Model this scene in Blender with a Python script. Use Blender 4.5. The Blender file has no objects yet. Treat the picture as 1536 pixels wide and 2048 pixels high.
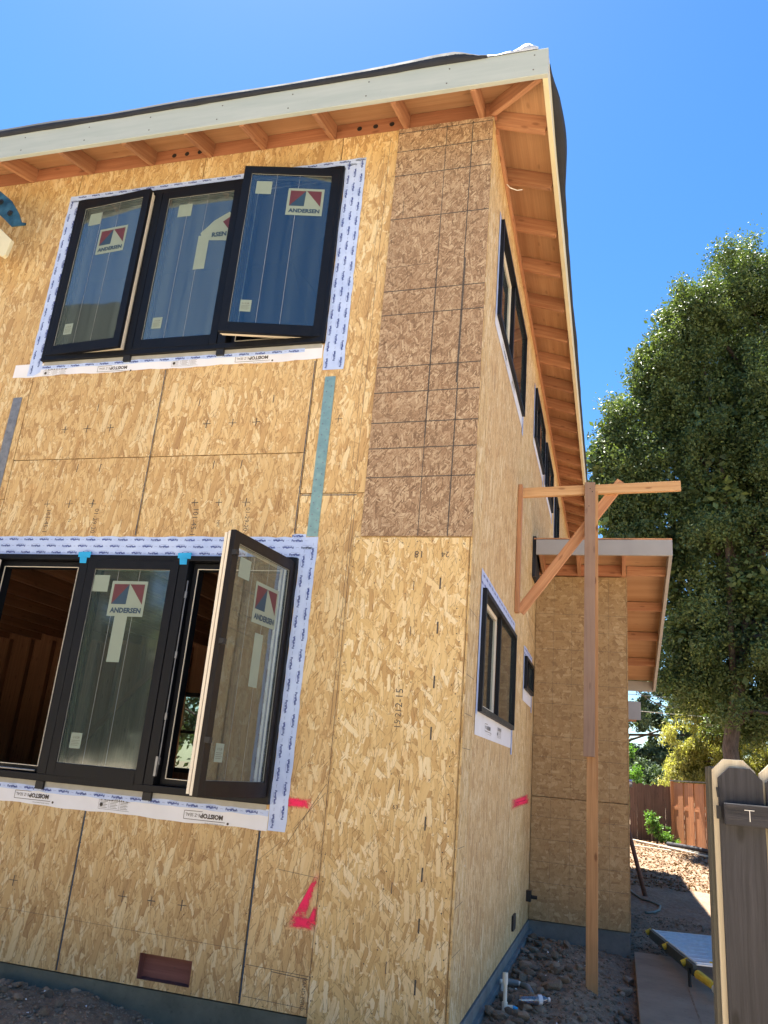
import bpy, math, random
import numpy as np
from mathutils import Vector, Matrix
R = math.radians
S = bpy.context.scene
COL = S.collection

# ------------------------------------------------------------------ camera
CAM = Vector((.862, -4.80, 1.57))
yaw, pitch, roll, FPX = -.294146, .310865, .08699, 1587.4
fw = Vector((math.sin(yaw)*math.cos(pitch), math.cos(yaw)*math.cos(pitch), math.sin(pitch)))
rt = Vector((math.cos(yaw), -math.sin(yaw), 0)); up = rt.cross(fw)
rt2 = math.cos(roll)*rt + math.sin(roll)*up; up2 = -math.sin(roll)*rt + math.cos(roll)*up
cd = bpy.data.cameras.new('camera'); cam = bpy.data.objects.new('camera', cd); COL.objects.link(cam)
cam.matrix_world = Matrix.Translation(CAM) @ Matrix((rt2, up2, -fw)).transposed().to_4x4()
cd.sensor_fit = 'VERTICAL'; cd.sensor_height = 24; cd.lens = 24*FPX/2048
cd.clip_start = .05; cd.clip_end = 600
S.camera = cam
S.render.resolution_x = 768; S.render.resolution_y = 1024

# ------------------------------------------------------------------ sky, sun, exposure
SUN_EL, SUN_AZ = 68.5, -41.0          # azimuth measured from +Y towards +X
world = bpy.data.worlds.new('World'); S.world = world; world.use_nodes = True
wn = world.node_tree
sky = wn.nodes.new('ShaderNodeTexSky'); sky.sky_type = 'NISHITA'; sky.sun_disc = False
sky.sun_elevation = R(SUN_EL); sky.sun_rotation = R(SUN_AZ)
sky.altitude = 300; sky.air_density = 1.0; sky.dust_density = .25; sky.ozone_density = 3.0
hs = wn.nodes.new('ShaderNodeHueSaturation'); hs.inputs['Saturation'].default_value = 1.28
wn.links.new(sky.outputs[0], hs.inputs['Color']); wn.links.new(hs.outputs[0], wn.nodes['Background'].inputs[0])
wn.nodes['Background'].inputs[1].default_value = .051
sd = bpy.data.lights.new('sun', 'SUN'); sun = bpy.data.objects.new('sun', sd); COL.objects.link(sun)
sd.energy = 5.0; sd.angle = R(.53); sd.color = (1, .95, .86)
sv = Vector((math.sin(R(SUN_AZ))*math.cos(R(SUN_EL)), math.cos(R(SUN_AZ))*math.cos(R(SUN_EL)), math.sin(R(SUN_EL))))
sun.rotation_euler = sv.to_track_quat('Z', 'Y').to_euler(); sun.location = sv*40
S.view_settings.view_transform = 'Standard'; S.view_settings.look = 'None'
S.view_settings.exposure = 2.33; S.view_settings.gamma = 1
S.view_settings.use_curve_mapping = False
S.render.engine = 'CYCLES'
S.cycles.max_bounces = 10; S.cycles.diffuse_bounces = 5; S.cycles.glossy_bounces = 4
S.cycles.transparent_max_bounces = 16; S.cycles.transmission_bounces = 6

# ------------------------------------------------------------------ node helpers
class NT:
    def __init__(s, name):
        s.m = bpy.data.materials.new(name); s.m.use_nodes = True
        s.t = s.m.node_tree; s.n = s.t.nodes; s.b = s.n['Principled BSDF']; s.out = s.n['Material Output']
    def L(s, a, b): s.t.links.new(a, b)
    def new(s, ty, **k):
        x = s.n.new(ty)
        for a, v in k.items(): setattr(x, a, v)
        return x
    def put(s, sock, v):
        if isinstance(v, bpy.types.NodeSocket): s.L(v, sock)
        else: sock.default_value = v
    def math(s, op, a, b=0., c=None, clamp=False):
        x = s.new('ShaderNodeMath', operation=op, use_clamp=clamp)
        s.put(x.inputs[0], a); s.put(x.inputs[1], b)
        if c is not None: s.put(x.inputs[2], c)
        return x.outputs[0]
    def mix(s, f, a, b, kind='RGBA', blend='MIX'):
        x = s.new('ShaderNodeMix', data_type=kind)
        if kind == 'RGBA': x.blend_type = blend
        i = {'FLOAT': (0, 2, 3, 0), 'VECTOR': (0, 4, 5, 1), 'RGBA': (0, 6, 7, 2)}[kind]
        s.put(x.inputs[i[0]], f); s.put(x.inputs[i[1]], a); s.put(x.inputs[i[2]], b)
        return x.outputs[i[3]]
    def ramp(s, f, stops, interp='LINEAR'):
        x = s.new('ShaderNodeValToRGB'); s.L(f, x.inputs[0]); e = x.color_ramp.elements
        x.color_ramp.interpolation = interp
        while len(e) < len(stops): e.new(.5)
        for q, (p, c) in zip(e, stops):
            q.position = p; q.color = (*c, 1) if len(c) == 3 else c
        return x.outputs[0]
    def maprange(s, v, a, b, c=0., d=1., smooth=False):
        x = s.new('ShaderNodeMapRange'); x.clamp = True
        if smooth: x.interpolation_type = 'SMOOTHSTEP'
        s.put(x.inputs[0], v)
        for i, q in enumerate((a, b, c, d)): s.put(x.inputs[i+1], q)
        return x.outputs[0]
    def uv(s): return s.new('ShaderNodeTexCoord').outputs['UV']
    def obj(s): return s.new('ShaderNodeTexCoord').outputs['Object']
    def pos(s): return s.new('ShaderNodeNewGeometry').outputs['Position']
    def rnd(s): return s.new('ShaderNodeObjectInfo').outputs['Random']
    def mapping(s, v, scale=(1, 1, 1), rot=(0, 0, 0), loc=(0, 0, 0)):
        x = s.new('ShaderNodeMapping'); s.put(x.inputs[0], v)
        s.put(x.inputs['Location'], loc); s.put(x.inputs['Rotation'], rot); s.put(x.inputs['Scale'], scale)
        return x.outputs[0]
    def noise(s, v, scale, detail=4, rough=.55, dist=0., color=False):
        x = s.new('ShaderNodeTexNoise'); s.put(x.inputs['Vector'], v); x.inputs['Scale'].default_value = scale
        x.inputs['Detail'].default_value = detail; x.inputs['Roughness'].default_value = rough
        x.inputs['Distortion'].default_value = dist
        return x.outputs['Color' if color else 'Fac']
    def vadd(s, a, b, op='ADD'):
        x = s.new('ShaderNodeVectorMath', operation=op); s.put(x.inputs[0], a)
        s.put(x.inputs[3] if op == 'SCALE' else x.inputs[1], b); return x.outputs[0]
    def bump(s, h, strength=.3, dist=.01, normal=None):
        x = s.new('ShaderNodeBump'); s.put(x.inputs['Height'], h)
        x.inputs['Strength'].default_value = strength; x.inputs['Distance'].default_value = dist
        if normal: s.L(normal, x.inputs['Normal'])
        return x.outputs[0]
    def fin(s, col=None, rough=None, normal=None, metal=None, spec=None):
        if col is not None: s.put(s.b.inputs['Base Color'], (*col, 1) if isinstance(col, tuple) and len(col) == 3 else col)
        if rough is not None: s.put(s.b.inputs['Roughness'], rough)
        if normal is not None: s.L(normal, s.b.inputs['Normal'])
        if metal is not None: s.put(s.b.inputs['Metallic'], metal)
        if spec is not None: s.put(s.b.inputs['Specular IOR Level'], spec)
        return s.m

def per_object_uv(t):
    off = t.math('MULTIPLY', t.rnd(), 61.7)
    c = t.new('ShaderNodeCombineXYZ'); t.L(off, c.inputs[0]); t.L(t.math('MULTIPLY', off, 1.37), c.inputs[1])
    return t.vadd(t.uv(), c.outputs[0])

def osb_material(name, ramp_stops, base, size=(.026, .13), seed=0, angles=None, contrast=1., fleck=.6, sliver=.75):
    """oriented strand board: many layers of overlapping strands, each layer turned its own way"""
    t = NT(name); rng = random.Random(seed)
    uv = per_object_uv(t)
    w1 = t.noise(uv, 11, 2, color=True); w2 = t.noise(uv, 75, 2, .6, color=True)
    uvw = t.vadd(uv, t.vadd(t.vadd(w1, (-.5, -.5, -.5)), .016, 'SCALE'))
    uvw = t.vadd(uvw, t.vadd(t.vadd(w2, (-.5, -.5, -.5)), .007, 'SCALE'))
    vec = t.mapping(uv, scale=(1/size[0], 1/size[1], 1)); rnd = t.noise(uv, 13, 3); edge = 0.; hgt = t.noise(uv, 30, 2)
    if angles is None: angles = [8, -14, 62, -5, 22, -34, 2, -70, 13, -11, 36, -3, -20, 6]
    for i, a in enumerate(angles):
        k = rng.choice((1.25, 1.0, .8, .6)) if i > 2 else 1.2
        v = t.mapping(uvw, rot=(0, 0, R(a + rng.uniform(-4, 4))), loc=(rng.uniform(0, 90), rng.uniform(0, 90), 0))
        v = t.mapping(v, scale=(1/(size[0]*k*rng.uniform(.7, 1.3)), 1/(size[1]*k*rng.uniform(.8, 1.15)), 1))
        vo = t.new('ShaderNodeTexVoronoi', voronoi_dimensions='2D', distance='CHEBYCHEV', feature='F1')
        t.L(v, vo.inputs['Vector']); vo.inputs['Scale'].default_value = 1; vo.inputs['Randomness'].default_value = .85
        sep = t.new('ShaderNodeSeparateColor'); t.L(vo.outputs['Color'], sep.inputs[0])
        # strand half width from the first random number, length slightly tapered by the local position
        th = t.math('MULTIPLY_ADD', sep.outputs[0], .30, .07)
        loc = t.vadd(v, vo.outputs['Position'], 'SUBTRACT'); sx = t.new('ShaderNodeSeparateXYZ'); t.L(loc, sx.inputs[0])
        th2 = t.math('ADD', th, t.math('MULTIPLY', sx.outputs[1], t.math('MULTIPLY_ADD', sep.outputs[2], .36, -.18)))
        d = t.math('MINIMUM', t.math('SUBTRACT', th, vo.outputs['Distance']), t.math('SUBTRACT', th2, t.math('ABSOLUTE', sx.outputs[0])))
        m = t.maprange(d, 0., .014)
        vec = t.mix(m, vec, v, 'VECTOR')
        uvw = t.vadd(uvw, t.vadd(vec, 1e-9, 'SCALE'))       # keeps the layers in sequence
        # shadow gap along one long side of the strand only
        side = t.maprange(t.math('DIVIDE', sx.outputs[0], th), .15, .8)
        lip = t.math('MULTIPLY', t.math('MULTIPLY', t.maprange(d, .012, .075, 1., 0.), side), m)
        rnd = t.mix(m, rnd, sep.outputs[1], 'FLOAT')
        edge = t.mix(m, edge, lip, 'FLOAT')
        hgt = t.mix(m, hgt, sep.outputs[2], 'FLOAT')
    grain = t.noise(t.mapping(vec, scale=(4.5, .32, 1)), 2.2, 4, .65)
    fine = t.noise(t.mapping(vec, scale=(14, .8, 1)), 2.0, 2, .6)
    rr = t.math('ADD', t.math('MULTIPLY', rnd, .66), t.math('MULTIPLY', grain, .34))
    c = t.ramp(rr, ramp_stops)
    c = t.mix(t.maprange(fine, .32, .7), t.mix(.18*contrast, c, (*[q*.5 for q in base], 1)), c)
    c = t.mix(t.maprange(t.noise(uv, 1.7, 3), .35, .7, 0., .25), c, (*[q*.80 for q in base], 1))
    c = t.mix(1., c, t.math('MULTIPLY_ADD', t.rnd(), .16, .90), blend='MULTIPLY')      # each sheet its own tone
    # some warm orange-brown and some pinkish strands
    c = t.mix(t.maprange(t.noise(uvw, 6.5, 3, .6), .60, .72, 0., .30), c, (base[0]*.82, base[1]*.62, base[2]*.45, 1))
    c = t.mix(t.math('MULTIPLY', edge, .72*contrast), c, (base[0]*.26, base[1]*.19, base[2]*.14, 1))
    # thin dark slivers and cracks
    for q, (a, dn) in enumerate(((7, .78), (-15, .84), (38, .90))):
        v = t.mapping(uvw, rot=(0, 0, R(a)), loc=(q*7.7, 3.3*q, 0)); v = t.mapping(v, scale=(1/.020, 1/.085, 1))
        vo = t.new('ShaderNodeTexVoronoi', voronoi_dimensions='2D', distance='CHEBYCHEV', feature='F1'); t.L(v, vo.inputs['Vector']); vo.inputs['Scale'].default_value = 1
        sep = t.new('ShaderNodeSeparateColor'); t.L(vo.outputs['Color'], sep.inputs[0])
        loc = t.vadd(v, vo.outputs['Position'], 'SUBTRACT'); sx = t.new('ShaderNodeSeparateXYZ'); t.L(loc, sx.inputs[0])
        wv = t.math('MULTIPLY_ADD', sep.outputs[1], .10, .02)
        ms = t.math('MULTIPLY', t.math('MULTIPLY', t.math('GREATER_THAN', sep.outputs[0], dn-.22), t.maprange(t.math('SUBTRACT', wv, t.math('ABSOLUTE', sx.outputs[0])), 0., .05)), t.maprange(vo.outputs['Distance'], .30, .36, 1., 0.))
        uvw = t.vadd(uvw, t.vadd(loc, 1e-9, 'SCALE'))
        c = t.mix(t.math('MULTIPLY', ms, t.math('MULTIPLY_ADD', sep.outputs[2], .5*sliver, .5*sliver)), c, (base[0]*.22, base[1]*.16, base[2]*.12, 1))
    fl = t.noise(t.mapping(uvw, scale=(1, .3, 1)), 95, 2, .7)
    c = t.mix(t.maprange(fl, .68, .76, 0., fleck), c, (base[0]*.22, base[1]*.16, base[2]*.12, 1))
    h = t.math('SUBTRACT', t.math('ADD', t.math('MULTIPLY', hgt, .7), t.math('MULTIPLY', fine, .25)), t.math('MULTIPLY', edge, .6))
    return t, c, h

M = {}
_st = [(.12, (.35, .20, .085)), (.27, (.525, .335, .145)), (.42, (.61, .41, .185)), (.56, (.665, .465, .22)), (.70, (.725, .545, .285)), (.86, (.80, .67, .42))]
t, c, h = osb_material('osb_board', _st, (.62, .395, .16), seed=2, size=(.052, .26))
M['osb'] = t.fin(c, .68, t.bump(h, .4, .0025))
_st2 = [(.12, (.36, .20, .075)), (.27, (.57, .365, .145)), (.42, (.665, .46, .20)), (.56, (.725, .525, .245)), (.70, (.785, .60, .325)), (.86, (.86, .73, .48))]
t, c, h = osb_material('osb_board_pale', _st2, (.68, .47, .21), seed=5, size=(.052, .25), fleck=.7,
    angles=[8, -14, 72, -5, 28, -36, 2, -78, 12, -16, 40, -3, -24, 6, -50, 16, -7])
M['osb_pale'] = t.fin(c, .66, t.bump(h, .4, .0025))
_st3 = [(.1, (.12, .07, .04)), (.28, (.27, .165, .095)), (.45, (.36, .235, .14)), (.62, (.44, .305, .19)), (.78, (.55, .41, .265)), (.92, (.64, .50, .34))]
t, c, h = osb_material('osb_weathered', _st3, (.36, .24, .145), seed=9, size=(.032, .13), angles=[8, -52, 71, -19, 42, -78, 27, -35, 88, 4, -60, 50, -10, 33], fleck=.75, contrast=1.1)
M['osb_old'] = t.fin(c, .8, t.bump(h, .4, .0025))
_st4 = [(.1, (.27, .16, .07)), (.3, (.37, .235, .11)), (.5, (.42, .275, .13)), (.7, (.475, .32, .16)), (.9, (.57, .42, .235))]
t, c, h = osb_material('osb_wing_brown', _st4, (.45, .30, .145), seed=14, size=(.055, .13), angles=[12, -52, 71, -29, 42, -78, 27, -35, 88], contrast=.6, fleck=.3, sliver=.3)
M['osb_wing'] = t.fin(c, .8, t.bump(h, .3, .002))  # browner, softer board tone of the wing

def wood(name, dark, light, scale=1., rough=.7, knots=.5, bump=.25, weather=None, uvscale=1.):
    t = NT(name); uv = per_object_uv(t)
    w = t.noise(t.mapping(uv, scale=(3, .8, 1)), 1.6, 2, color=True)
    v = t.vadd(uv, t.vadd(t.vadd(w, (-.5, -.5, -.5)), .06, 'SCALE'))
    rings = t.noise(t.mapping(v, scale=(34*scale, .9*scale, 1)), 1., 5, .62)
    fine = t.noise(t.mapping(uv, scale=(260*scale, 5*scale, 1)), 1., 3, .6)
    c = t.ramp(rings, [(.3, dark), (.5, tuple((a+b)/2 for a, b in zip(dark, light))), (.68, light)])
    c = t.mix(t.maprange(fine, .35, .65, .25, 0.), c, (*[q*.6 for q in dark], 1))
    vo = t.new('ShaderNodeTexVoronoi', voronoi_dimensions='2D'); t.L(t.mapping(v, scale=(4.2, 1.5, 1)), vo.inputs['Vector'])
    vo.inputs['Scale'].default_value = 1.3
    kn = t.maprange(vo.outputs['Distance'], .03, .085, knots, 0., True)
    c = t.mix(kn, c, (dark[0]*.35, dark[1]*.25, dark[2]*.2, 1))
    big = t.noise(uv, 2.1, 3)
    c = t.mix(t.maprange(big, .4, .75, 0., .35), c, (*[q*.75 for q in dark], 1))
    br = t.math('MULTIPLY_ADD', t.rnd(), .3, .85)
    c = t.mix(1., c, br, blend='MULTIPLY')
    if weather: c = t.mix(t.maprange(t.noise(uv, 5, 4), .35, .65, weather[1], min(1, weather[1]+.25)), c, (*weather[0], 1))
    return t.fin(c, rough, t.bump(t.math('ADD', rings, fine), bump, .003))

M['rafter'] = wood('fir_lumber', (.32, .135, .068), (.54, .295, .16))
M['block'] = wood('red_fir_blocking', (.30, .115, .055), (.48, .22, .115))
M['ply'] = wood('plywood_sheet', (.40, .21, .10), (.58, .36, .20), scale=.35, knots=.35, bump=.15)
M['new2x4'] = wood('new_two_by_four', (.52, .28, .12), (.74, .48, .25), knots=.6)
M['brace'] = wood('orange_brace_lumber', (.46, .20, .09), (.70, .38, .19), knots=.5)
M['post2x4'] = wood('orange_post_lumber', (.40, .19, .075), (.64, .36, .16), knots=.8)
M['old2x4'] = wood('weathered_two_by_four', (.24, .135, .09), (.40, .25, .175), knots=.6, weather=((.36, .26, .20), .3))
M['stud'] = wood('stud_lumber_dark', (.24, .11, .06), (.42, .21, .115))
M['picket'] = wood('grey_weathered_picket', (.010, .0095, .0125), (.047, .044, .053), scale=1.8, knots=.95, bump=.9, weather=((.035, .034, .04), .0))
M['picket_pale'] = wood('pale_board_sunlit_edge', (.62, .52, .36), (.84, .76, .6), knots=.1, bump=.15)  # sunlit picket edges put in as pale colour; also plain pale boards
M['gatepost'] = wood('grey_green_post', (.06, .056, .042), (.125, .115, .088), knots=.3, bump=.4)
M['fence_old'] = wood('dark_brown_fence_board', (.07, .035, .025), (.17, .095, .07), knots=.4, bump=.4)
M['fence_new'] = wood('red_cedar_fence_board', (.26, .10, .04), (.50, .22, .09), knots=.4)

def plain(name, col, rough=.5, metal=0., var=.12, nscale=12, bump=.08, spec=.5):
    t = NT(name); p = t.obj()
    n = t.noise(p, nscale, 4)
    c = t.mix(t.maprange(n, .3, .7, 0., 1.), (*[q*(1-var) for q in col], 1), (*[min(1, q*(1+var)) for q in col], 1))
    f = t.noise(p, nscale*9, 3)
    return t.fin(c, t.maprange(n, .3, .7, max(.02, rough-.06), min(1, rough+.06)), t.bump(f, bump, .002), metal, spec)

def primed():
    t = NT('primed_fascia_paint'); uv = per_object_uv(t)
    n = t.noise(t.mapping(uv, scale=(6, .5, 1)), 3, 5)
    c = t.mix(t.maprange(n, .3, .7), (.37, .42, .40, 1), (.45, .49, .465, 1))
    sp = t.noise(uv, 40, 2); c = t.mix(t.maprange(sp, .72, .78, 0., .5), c, (.25, .24, .2, 1))
    f = t.noise(t.mapping(uv, scale=(120, 3, 1)), 1, 3)
    return t.fin(c, .6, t.bump(f, .12, .002))
M['fascia'] = primed()
M['fascia_side'] = plain('cream_primer', (.66, .61, .42), .6, var=.06, nscale=4)
M['fascia_grey'] = plain('grey_primer', (.36, .36, .37), .6, var=.06, nscale=5)
M['membrane'] = plain('black_roof_underlayment', (.016, .019, .028), .8, var=.3, nscale=9, bump=.4)
M['white_fabric'] = plain('white_membrane_backing', (.72, .70, .68), .7, var=.06)
M['black_frame'] = plain('black_window_frame', (.0055, .0065, .010), .5, var=.2, nscale=20, bump=.03, spec=.25)
M['brown_sash'] = plain('dark_bronze_sash', (.012, .0095, .0095), .45, var=.15, nscale=14, bump=.03, spec=.25)
M['cream_sash'] = plain('cream_sash_interior', (.72, .66, .55), .5, var=.04)
M['gasket'] = plain('grey_gasket', (.35, .35, .33), .5)
M['steel'] = plain('galvanized_strap', (.31, .47, .42), .45, metal=.6, var=.14, nscale=26, bump=.1)
M['steel_dark'] = plain('dull_steel_strap', (.30, .31, .33), .5, metal=.7, var=.2, nscale=26)
M['bracket'] = plain('blue_green_steel_bracket', (.035, .10, .13), .4, metal=.4, var=.5, nscale=14)
M['dark'] = plain('near_black', (.012, .012, .014), .6)
M['ink'] = plain('black_ink', (.085, .07, .06), .8, var=.5, nscale=90)
M['pencil'] = plain('graphite_line', (.10, .085, .07), .8, var=.5, nscale=60)
M['blue_print'] = plain('blue_tape_print', (.012, .035, .24), .6, var=.2)
M['blue_faint'] = plain('faint_blue_print', (.24, .32, .56), .6, var=.2)
M['label_paper'] = plain('pale_label_paper', (.235, .285, .235), .6, var=.04)
M['red_print'] = plain('red_label_print', (.10, .026, .034), .6)
M['navy_print'] = plain('navy_label_print', (.02, .05, .09), .6)
M['painter_tape'] = plain('bright_blue_painter_tape', (.02, .36, .72), .55, var=.08)
M['white_flash'] = plain('white_flashing_sheet', (.74, .75, .80), .45, var=.05, nscale=6, bump=.15)
M['pvc'] = plain('white_pvc', (.70, .68, .60), .4, var=.08)
M['pvc_dark'] = plain('grey_pipe', (.16, .19, .20), .45, var=.2)
M['aluminium'] = plain('ribbed_aluminium', (.58, .62, .68), .35, metal=.7, var=.12, nscale=20)
M['rail_dark'] = plain('dark_ladder_rail', (.045, .055, .05), .5, var=.2)
M['yellow'] = plain('yellow_plastic_lock', (.72, .50, .04), .45, var=.15)
M['brown_pipe'] = plain('rusty_brown_stick', (.10, .05, .035), .8, var=.4, nscale=30)
M['hose'] = plain('grey_green_hose', (.13, .155, .14), .6)
M['duct'] = plain('silver_duct', (.62, .66, .72), .3, metal=.85)
M['wire'] = plain('grey_wire', (.10, .10, .10), .6)
M['wire_white'] = plain('white_cable', (.8, .8, .78), .5)
M['red_rim'] = wood('red_brown_rim_joist', (.15, .05, .045), (.25, .10, .085))
M['stucco'] = plain('neighbour_stucco', (.42, .38, .33), .8, nscale=3)
M['shingle'] = plain('neighbour_shingle', (.07, .065, .06), .9, nscale=6, var=.3)

def tape():
    t = NT('pale_blue_flashing_tape'); uv = t.uv()
    n = t.noise(uv, 8, 4)
    c = t.mix(t.maprange(n, .3, .7), (.42, .53, .82, 1), (.53, .64, .90, 1))
    wr = t.noise(t.mapping(uv, scale=(1, 1, 1)), 22, 3, .5, 1.2)
    return t.fin(c, .35, t.bump(wr, .35, .003))
M['tape'] = tape()

def concrete(name, a, b, sc=4):
    t = NT(name); p = t.obj()
    c = t.mix(t.maprange(t.noise(p, sc, 6, .65), .3, .7), (*a, 1), (*b, 1))
    c = t.mix(t.maprange(t.noise(p, 30, 3), .6, .75, 0., .4), c, (*[q*.5 for q in a], 1))
    return t.fin(c, .9, t.bump(t.noise(p, 60, 4), .3, .004))
M['foundation'] = concrete('green_grey_concrete', (.085, .092, .072), (.15, .155, .125))
M['foundation_side'] = concrete('blue_grey_concrete', (.13, .135, .13), (.22, .225, .21))
M['slab'] = concrete('dusty_brown_slab', (.22, .155, .10), (.33, .245, .165), 3)

def soil():
    t = NT('dry_clay_soil'); p = t.pos()
    n1 = t.noise(p, 1.3, 6, .6); n2 = t.noise(p, 17, 5, .65); n3 = t.noise(p, 70, 3, .6)
    c = t.mix(t.maprange(n2, .3, .7), (.17, .11, .070, 1), (.34, .24, .16, 1))
    sx = t.new('ShaderNodeSeparateXYZ'); t.L(p, sx.inputs[0])
    # dry straw and leaf litter in the far yard: paler ground
    pale = t.mix(t.maprange(n2, .3, .7), (.19, .13, .085, 1), (.35, .26, .175, 1))
    c = t.mix(t.maprange(sx.outputs[1], 9., 12.5), c, pale)
    bounce_ground = t.mix(t.maprange(n2, .3, .7), (.54, .43, .28, 1), (.68, .56, .40, 1))          # unseen front yard, made pale to bounce warm light onto the walls
    c = t.mix(t.maprange(sx.outputs[1], -2.4, -3.3), c, bounce_ground)
    c = t.mix(t.maprange(n1, .4, .7, 0., .4), c, (.12, .085, .062, 1))
    vo = t.new('ShaderNodeTexVoronoi'); t.L(p, vo.inputs['Vector']); vo.inputs['Scale'].default_value = 38
    peb = t.maprange(vo.outputs['Distance'], .1, .42, 1., 0., True)
    c = t.mix(t.math('MULTIPLY', t.maprange(n3, .62, .7), .6), c, (.42, .38, .32, 1))
    h = t.math('ADD', t.math('MULTIPLY', n2, 1.), t.math('MULTIPLY', peb, .25))
    return t.fin(c, .95, t.bump(h, .8, .02), spec=.2)
M['soil'] = soil()
def stone_mat(name, a, b):
    t = NT(name); p = t.obj(); r = t.rnd()
    c = t.mix(t.maprange(t.noise(p, 14, 5), .3, .7), (*a, 1), (*b, 1))
    c = t.mix(1., c, t.math('MULTIPLY_ADD', r, .7, .6), blend='MULTIPLY')
    return t.fin(c, .9, t.bump(t.noise(p, 40, 4), .5, .006), spec=.2)
M['stone'] = stone_mat('brown_stone', (.16, .112, .078), (.32, .24, .17))
M['stone_red'] = stone_mat('terracotta_block', (.30, .15, .10), (.45, .26, .17))
M['grit'] = stone_mat('small_clods', (.17, .12, .082), (.38, .29, .21))

def leaf_mat(name, a, b, trans=.5, gloss=.35, tint=None):
    t = NT(name)
    at = t.new('ShaderNodeAttribute', attribute_name='shade'); v = at.outputs['Fac']
    c = t.ramp(v, [(0., a), (.6, tuple((p+q)/2 for p, q in zip(a, b))), (1., b)])
    t.put(t.b.inputs['Base Color'], c); t.b.inputs['Roughness'].default_value = gloss; t.b.inputs['Specular IOR Level'].default_value = .35
    tr = t.new('ShaderNodeBsdfTranslucent'); t.L(t.mix(1., c, (1.5, 1.6, .6, 1), blend='MULTIPLY'), tr.inputs[0])
    ms = t.new('ShaderNodeMixShader'); ms.inputs[0].default_value = trans*.6
    t.L(t.b.outputs[0], ms.inputs[1]); t.L(tr.outputs[0], ms.inputs[2]); t.L(ms.outputs[0], t.out.inputs[0])
    return t.m
M['oak_leaf'] = leaf_mat('oak_leaves', (.022, .044, .018), (.20, .26, .085), .36, .5)
M['grey_leaf'] = leaf_mat('grey_green_leaves', (.055, .09, .05), (.15, .20, .11), .35, .7)
M['yellow_leaf'] = leaf_mat('yellow_green_leaves', (.18, .185, .05), (.50, .46, .17), .6, .5)
M['bright_leaf'] = leaf_mat('bright_green_leaves', (.06, .14, .03), (.17, .30, .07), .6, .5)
M['litter'] = leaf_mat('dry_leaf_litter', (.14, .065, .035), (.40, .26, .15), .1, .8)
def bark():
    t = NT('bark'); uv = t.uv()
    n = t.noise(t.mapping(uv, scale=(14, 3, 1)), 1.5, 5, .65)
    return t.fin(t.mix(t.maprange(n, .3, .7), (.05, .036, .028, 1), (.17, .125, .095, 1)), .95, t.bump(n, .8, .03))
M['bark'] = bark()

def glass(name, tint=(.40, .50, .50), ior=2.3, haze=(.015, .06), rough=.0):
    t = NT(name)
    tr = t.new('ShaderNodeBsdfTransparent'); tr.inputs[0].default_value = (*tint, 1)
    gl = t.new('ShaderNodeBsdfGlossy'); gl.inputs['Roughness'].default_value = rough; gl.inputs['Color'].default_value = (.9, .97, 1, 1)
    n = t.noise(t.uv(), 2.2, 2); t.L(t.bump(n, .03, .02), gl.inputs['Normal'])
    fr = t.new('ShaderNodeFresnel'); fr.inputs[0].default_value = ior
    ms = t.new('ShaderNodeMixShader'); t.L(fr.outputs[0], ms.inputs[0])
    t.L(tr.outputs[0], ms.inputs[1]); t.L(gl.outputs[0], ms.inputs[2])
    # thin protective film on the pane: a little diffuse haze in vertical bands
    df = t.new('ShaderNodeBsdfDiffuse'); df.inputs[0].default_value = (.42, .55, .53, 1)
    b = t.noise(t.mapping(t.uv(), scale=(9, .25, 1)), 1, 3)
    m2 = t.new('ShaderNodeMixShader'); t.L(t.maprange(b, .35, .65, *haze), m2.inputs[0])
    t.L(ms.outputs[0], m2.inputs[1]); t.L(df.outputs[0], m2.inputs[2]); t.L(m2.outputs[0], t.out.inputs[0])
    return t.m
M['glass'] = glass('window_glass')
M['glass_hazy'] = glass('hazy_window_glass', (.40, .50, .48), 2.3, (.07, .16), .03)
M['glass_mid'] = glass('filmed_window_glass', (.40, .52, .50), 2.0, (.05, .10), .06)
M['glass_clear'] = glass('sash_glass', (.55, .66, .70), 2.4, (.06, .12), .02)
def bottle_plastic():
    t = NT('clear_bottle_plastic')
    tr = t.new('ShaderNodeBsdfTransparent'); tr.inputs[0].default_value = (.86, .86, .92, 1)
    gl = t.new('ShaderNodeBsdfGlossy'); gl.inputs['Roughness'].default_value = .08
    fr = t.new('ShaderNodeFresnel'); fr.inputs[0].default_value = 1.6
    ms = t.new('ShaderNodeMixShader'); t.L(t.math('ADD', fr.outputs[0], .12), ms.inputs[0])
    t.L(tr.outputs[0], ms.inputs[1]); t.L(gl.outputs[0], ms.inputs[2]); t.L(ms.outputs[0], t.out.inputs[0])
    return t.m
M['bottle'] = bottle_plastic()
def spray():
    t = NT('pink_marking_paint'); uv = t.uv()
    s = t.new('ShaderNodeSeparateXYZ'); t.L(uv, s.inputs[0])
    e = t.math('MINIMUM', t.math('MINIMUM', s.outputs[0], t.math('SUBTRACT', 1., s.outputs[0])), t.math('MINIMUM', s.outputs[1], t.math('SUBTRACT', 1., s.outputs[1])))
    p = t.obj()
    n = t.noise(p, 45, 4, .7); n2 = t.noise(p, 260, 2, .7)
    v = t.math('ADD', e, t.math('MULTIPLY', t.math('SUBTRACT', n, .5), .3))
    v = t.math('ADD', v, t.math('MULTIPLY', t.math('SUBTRACT', n2, .5), .15))
    m = t.maprange(v, .06, .40, 0., .98, True)
    t.fin((.95, .006, .11), .6)
    tr = t.new('ShaderNodeBsdfTransparent'); ms = t.new('ShaderNodeMixShader')
    t.L(m, ms.inputs[0]); t.L(tr.outputs[0], ms.inputs[1]); t.L(t.b.outputs[0], ms.inputs[2]); t.L(ms.outputs[0], t.out.inputs[0])
    return t.m
M['spray'] = spray()

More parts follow.
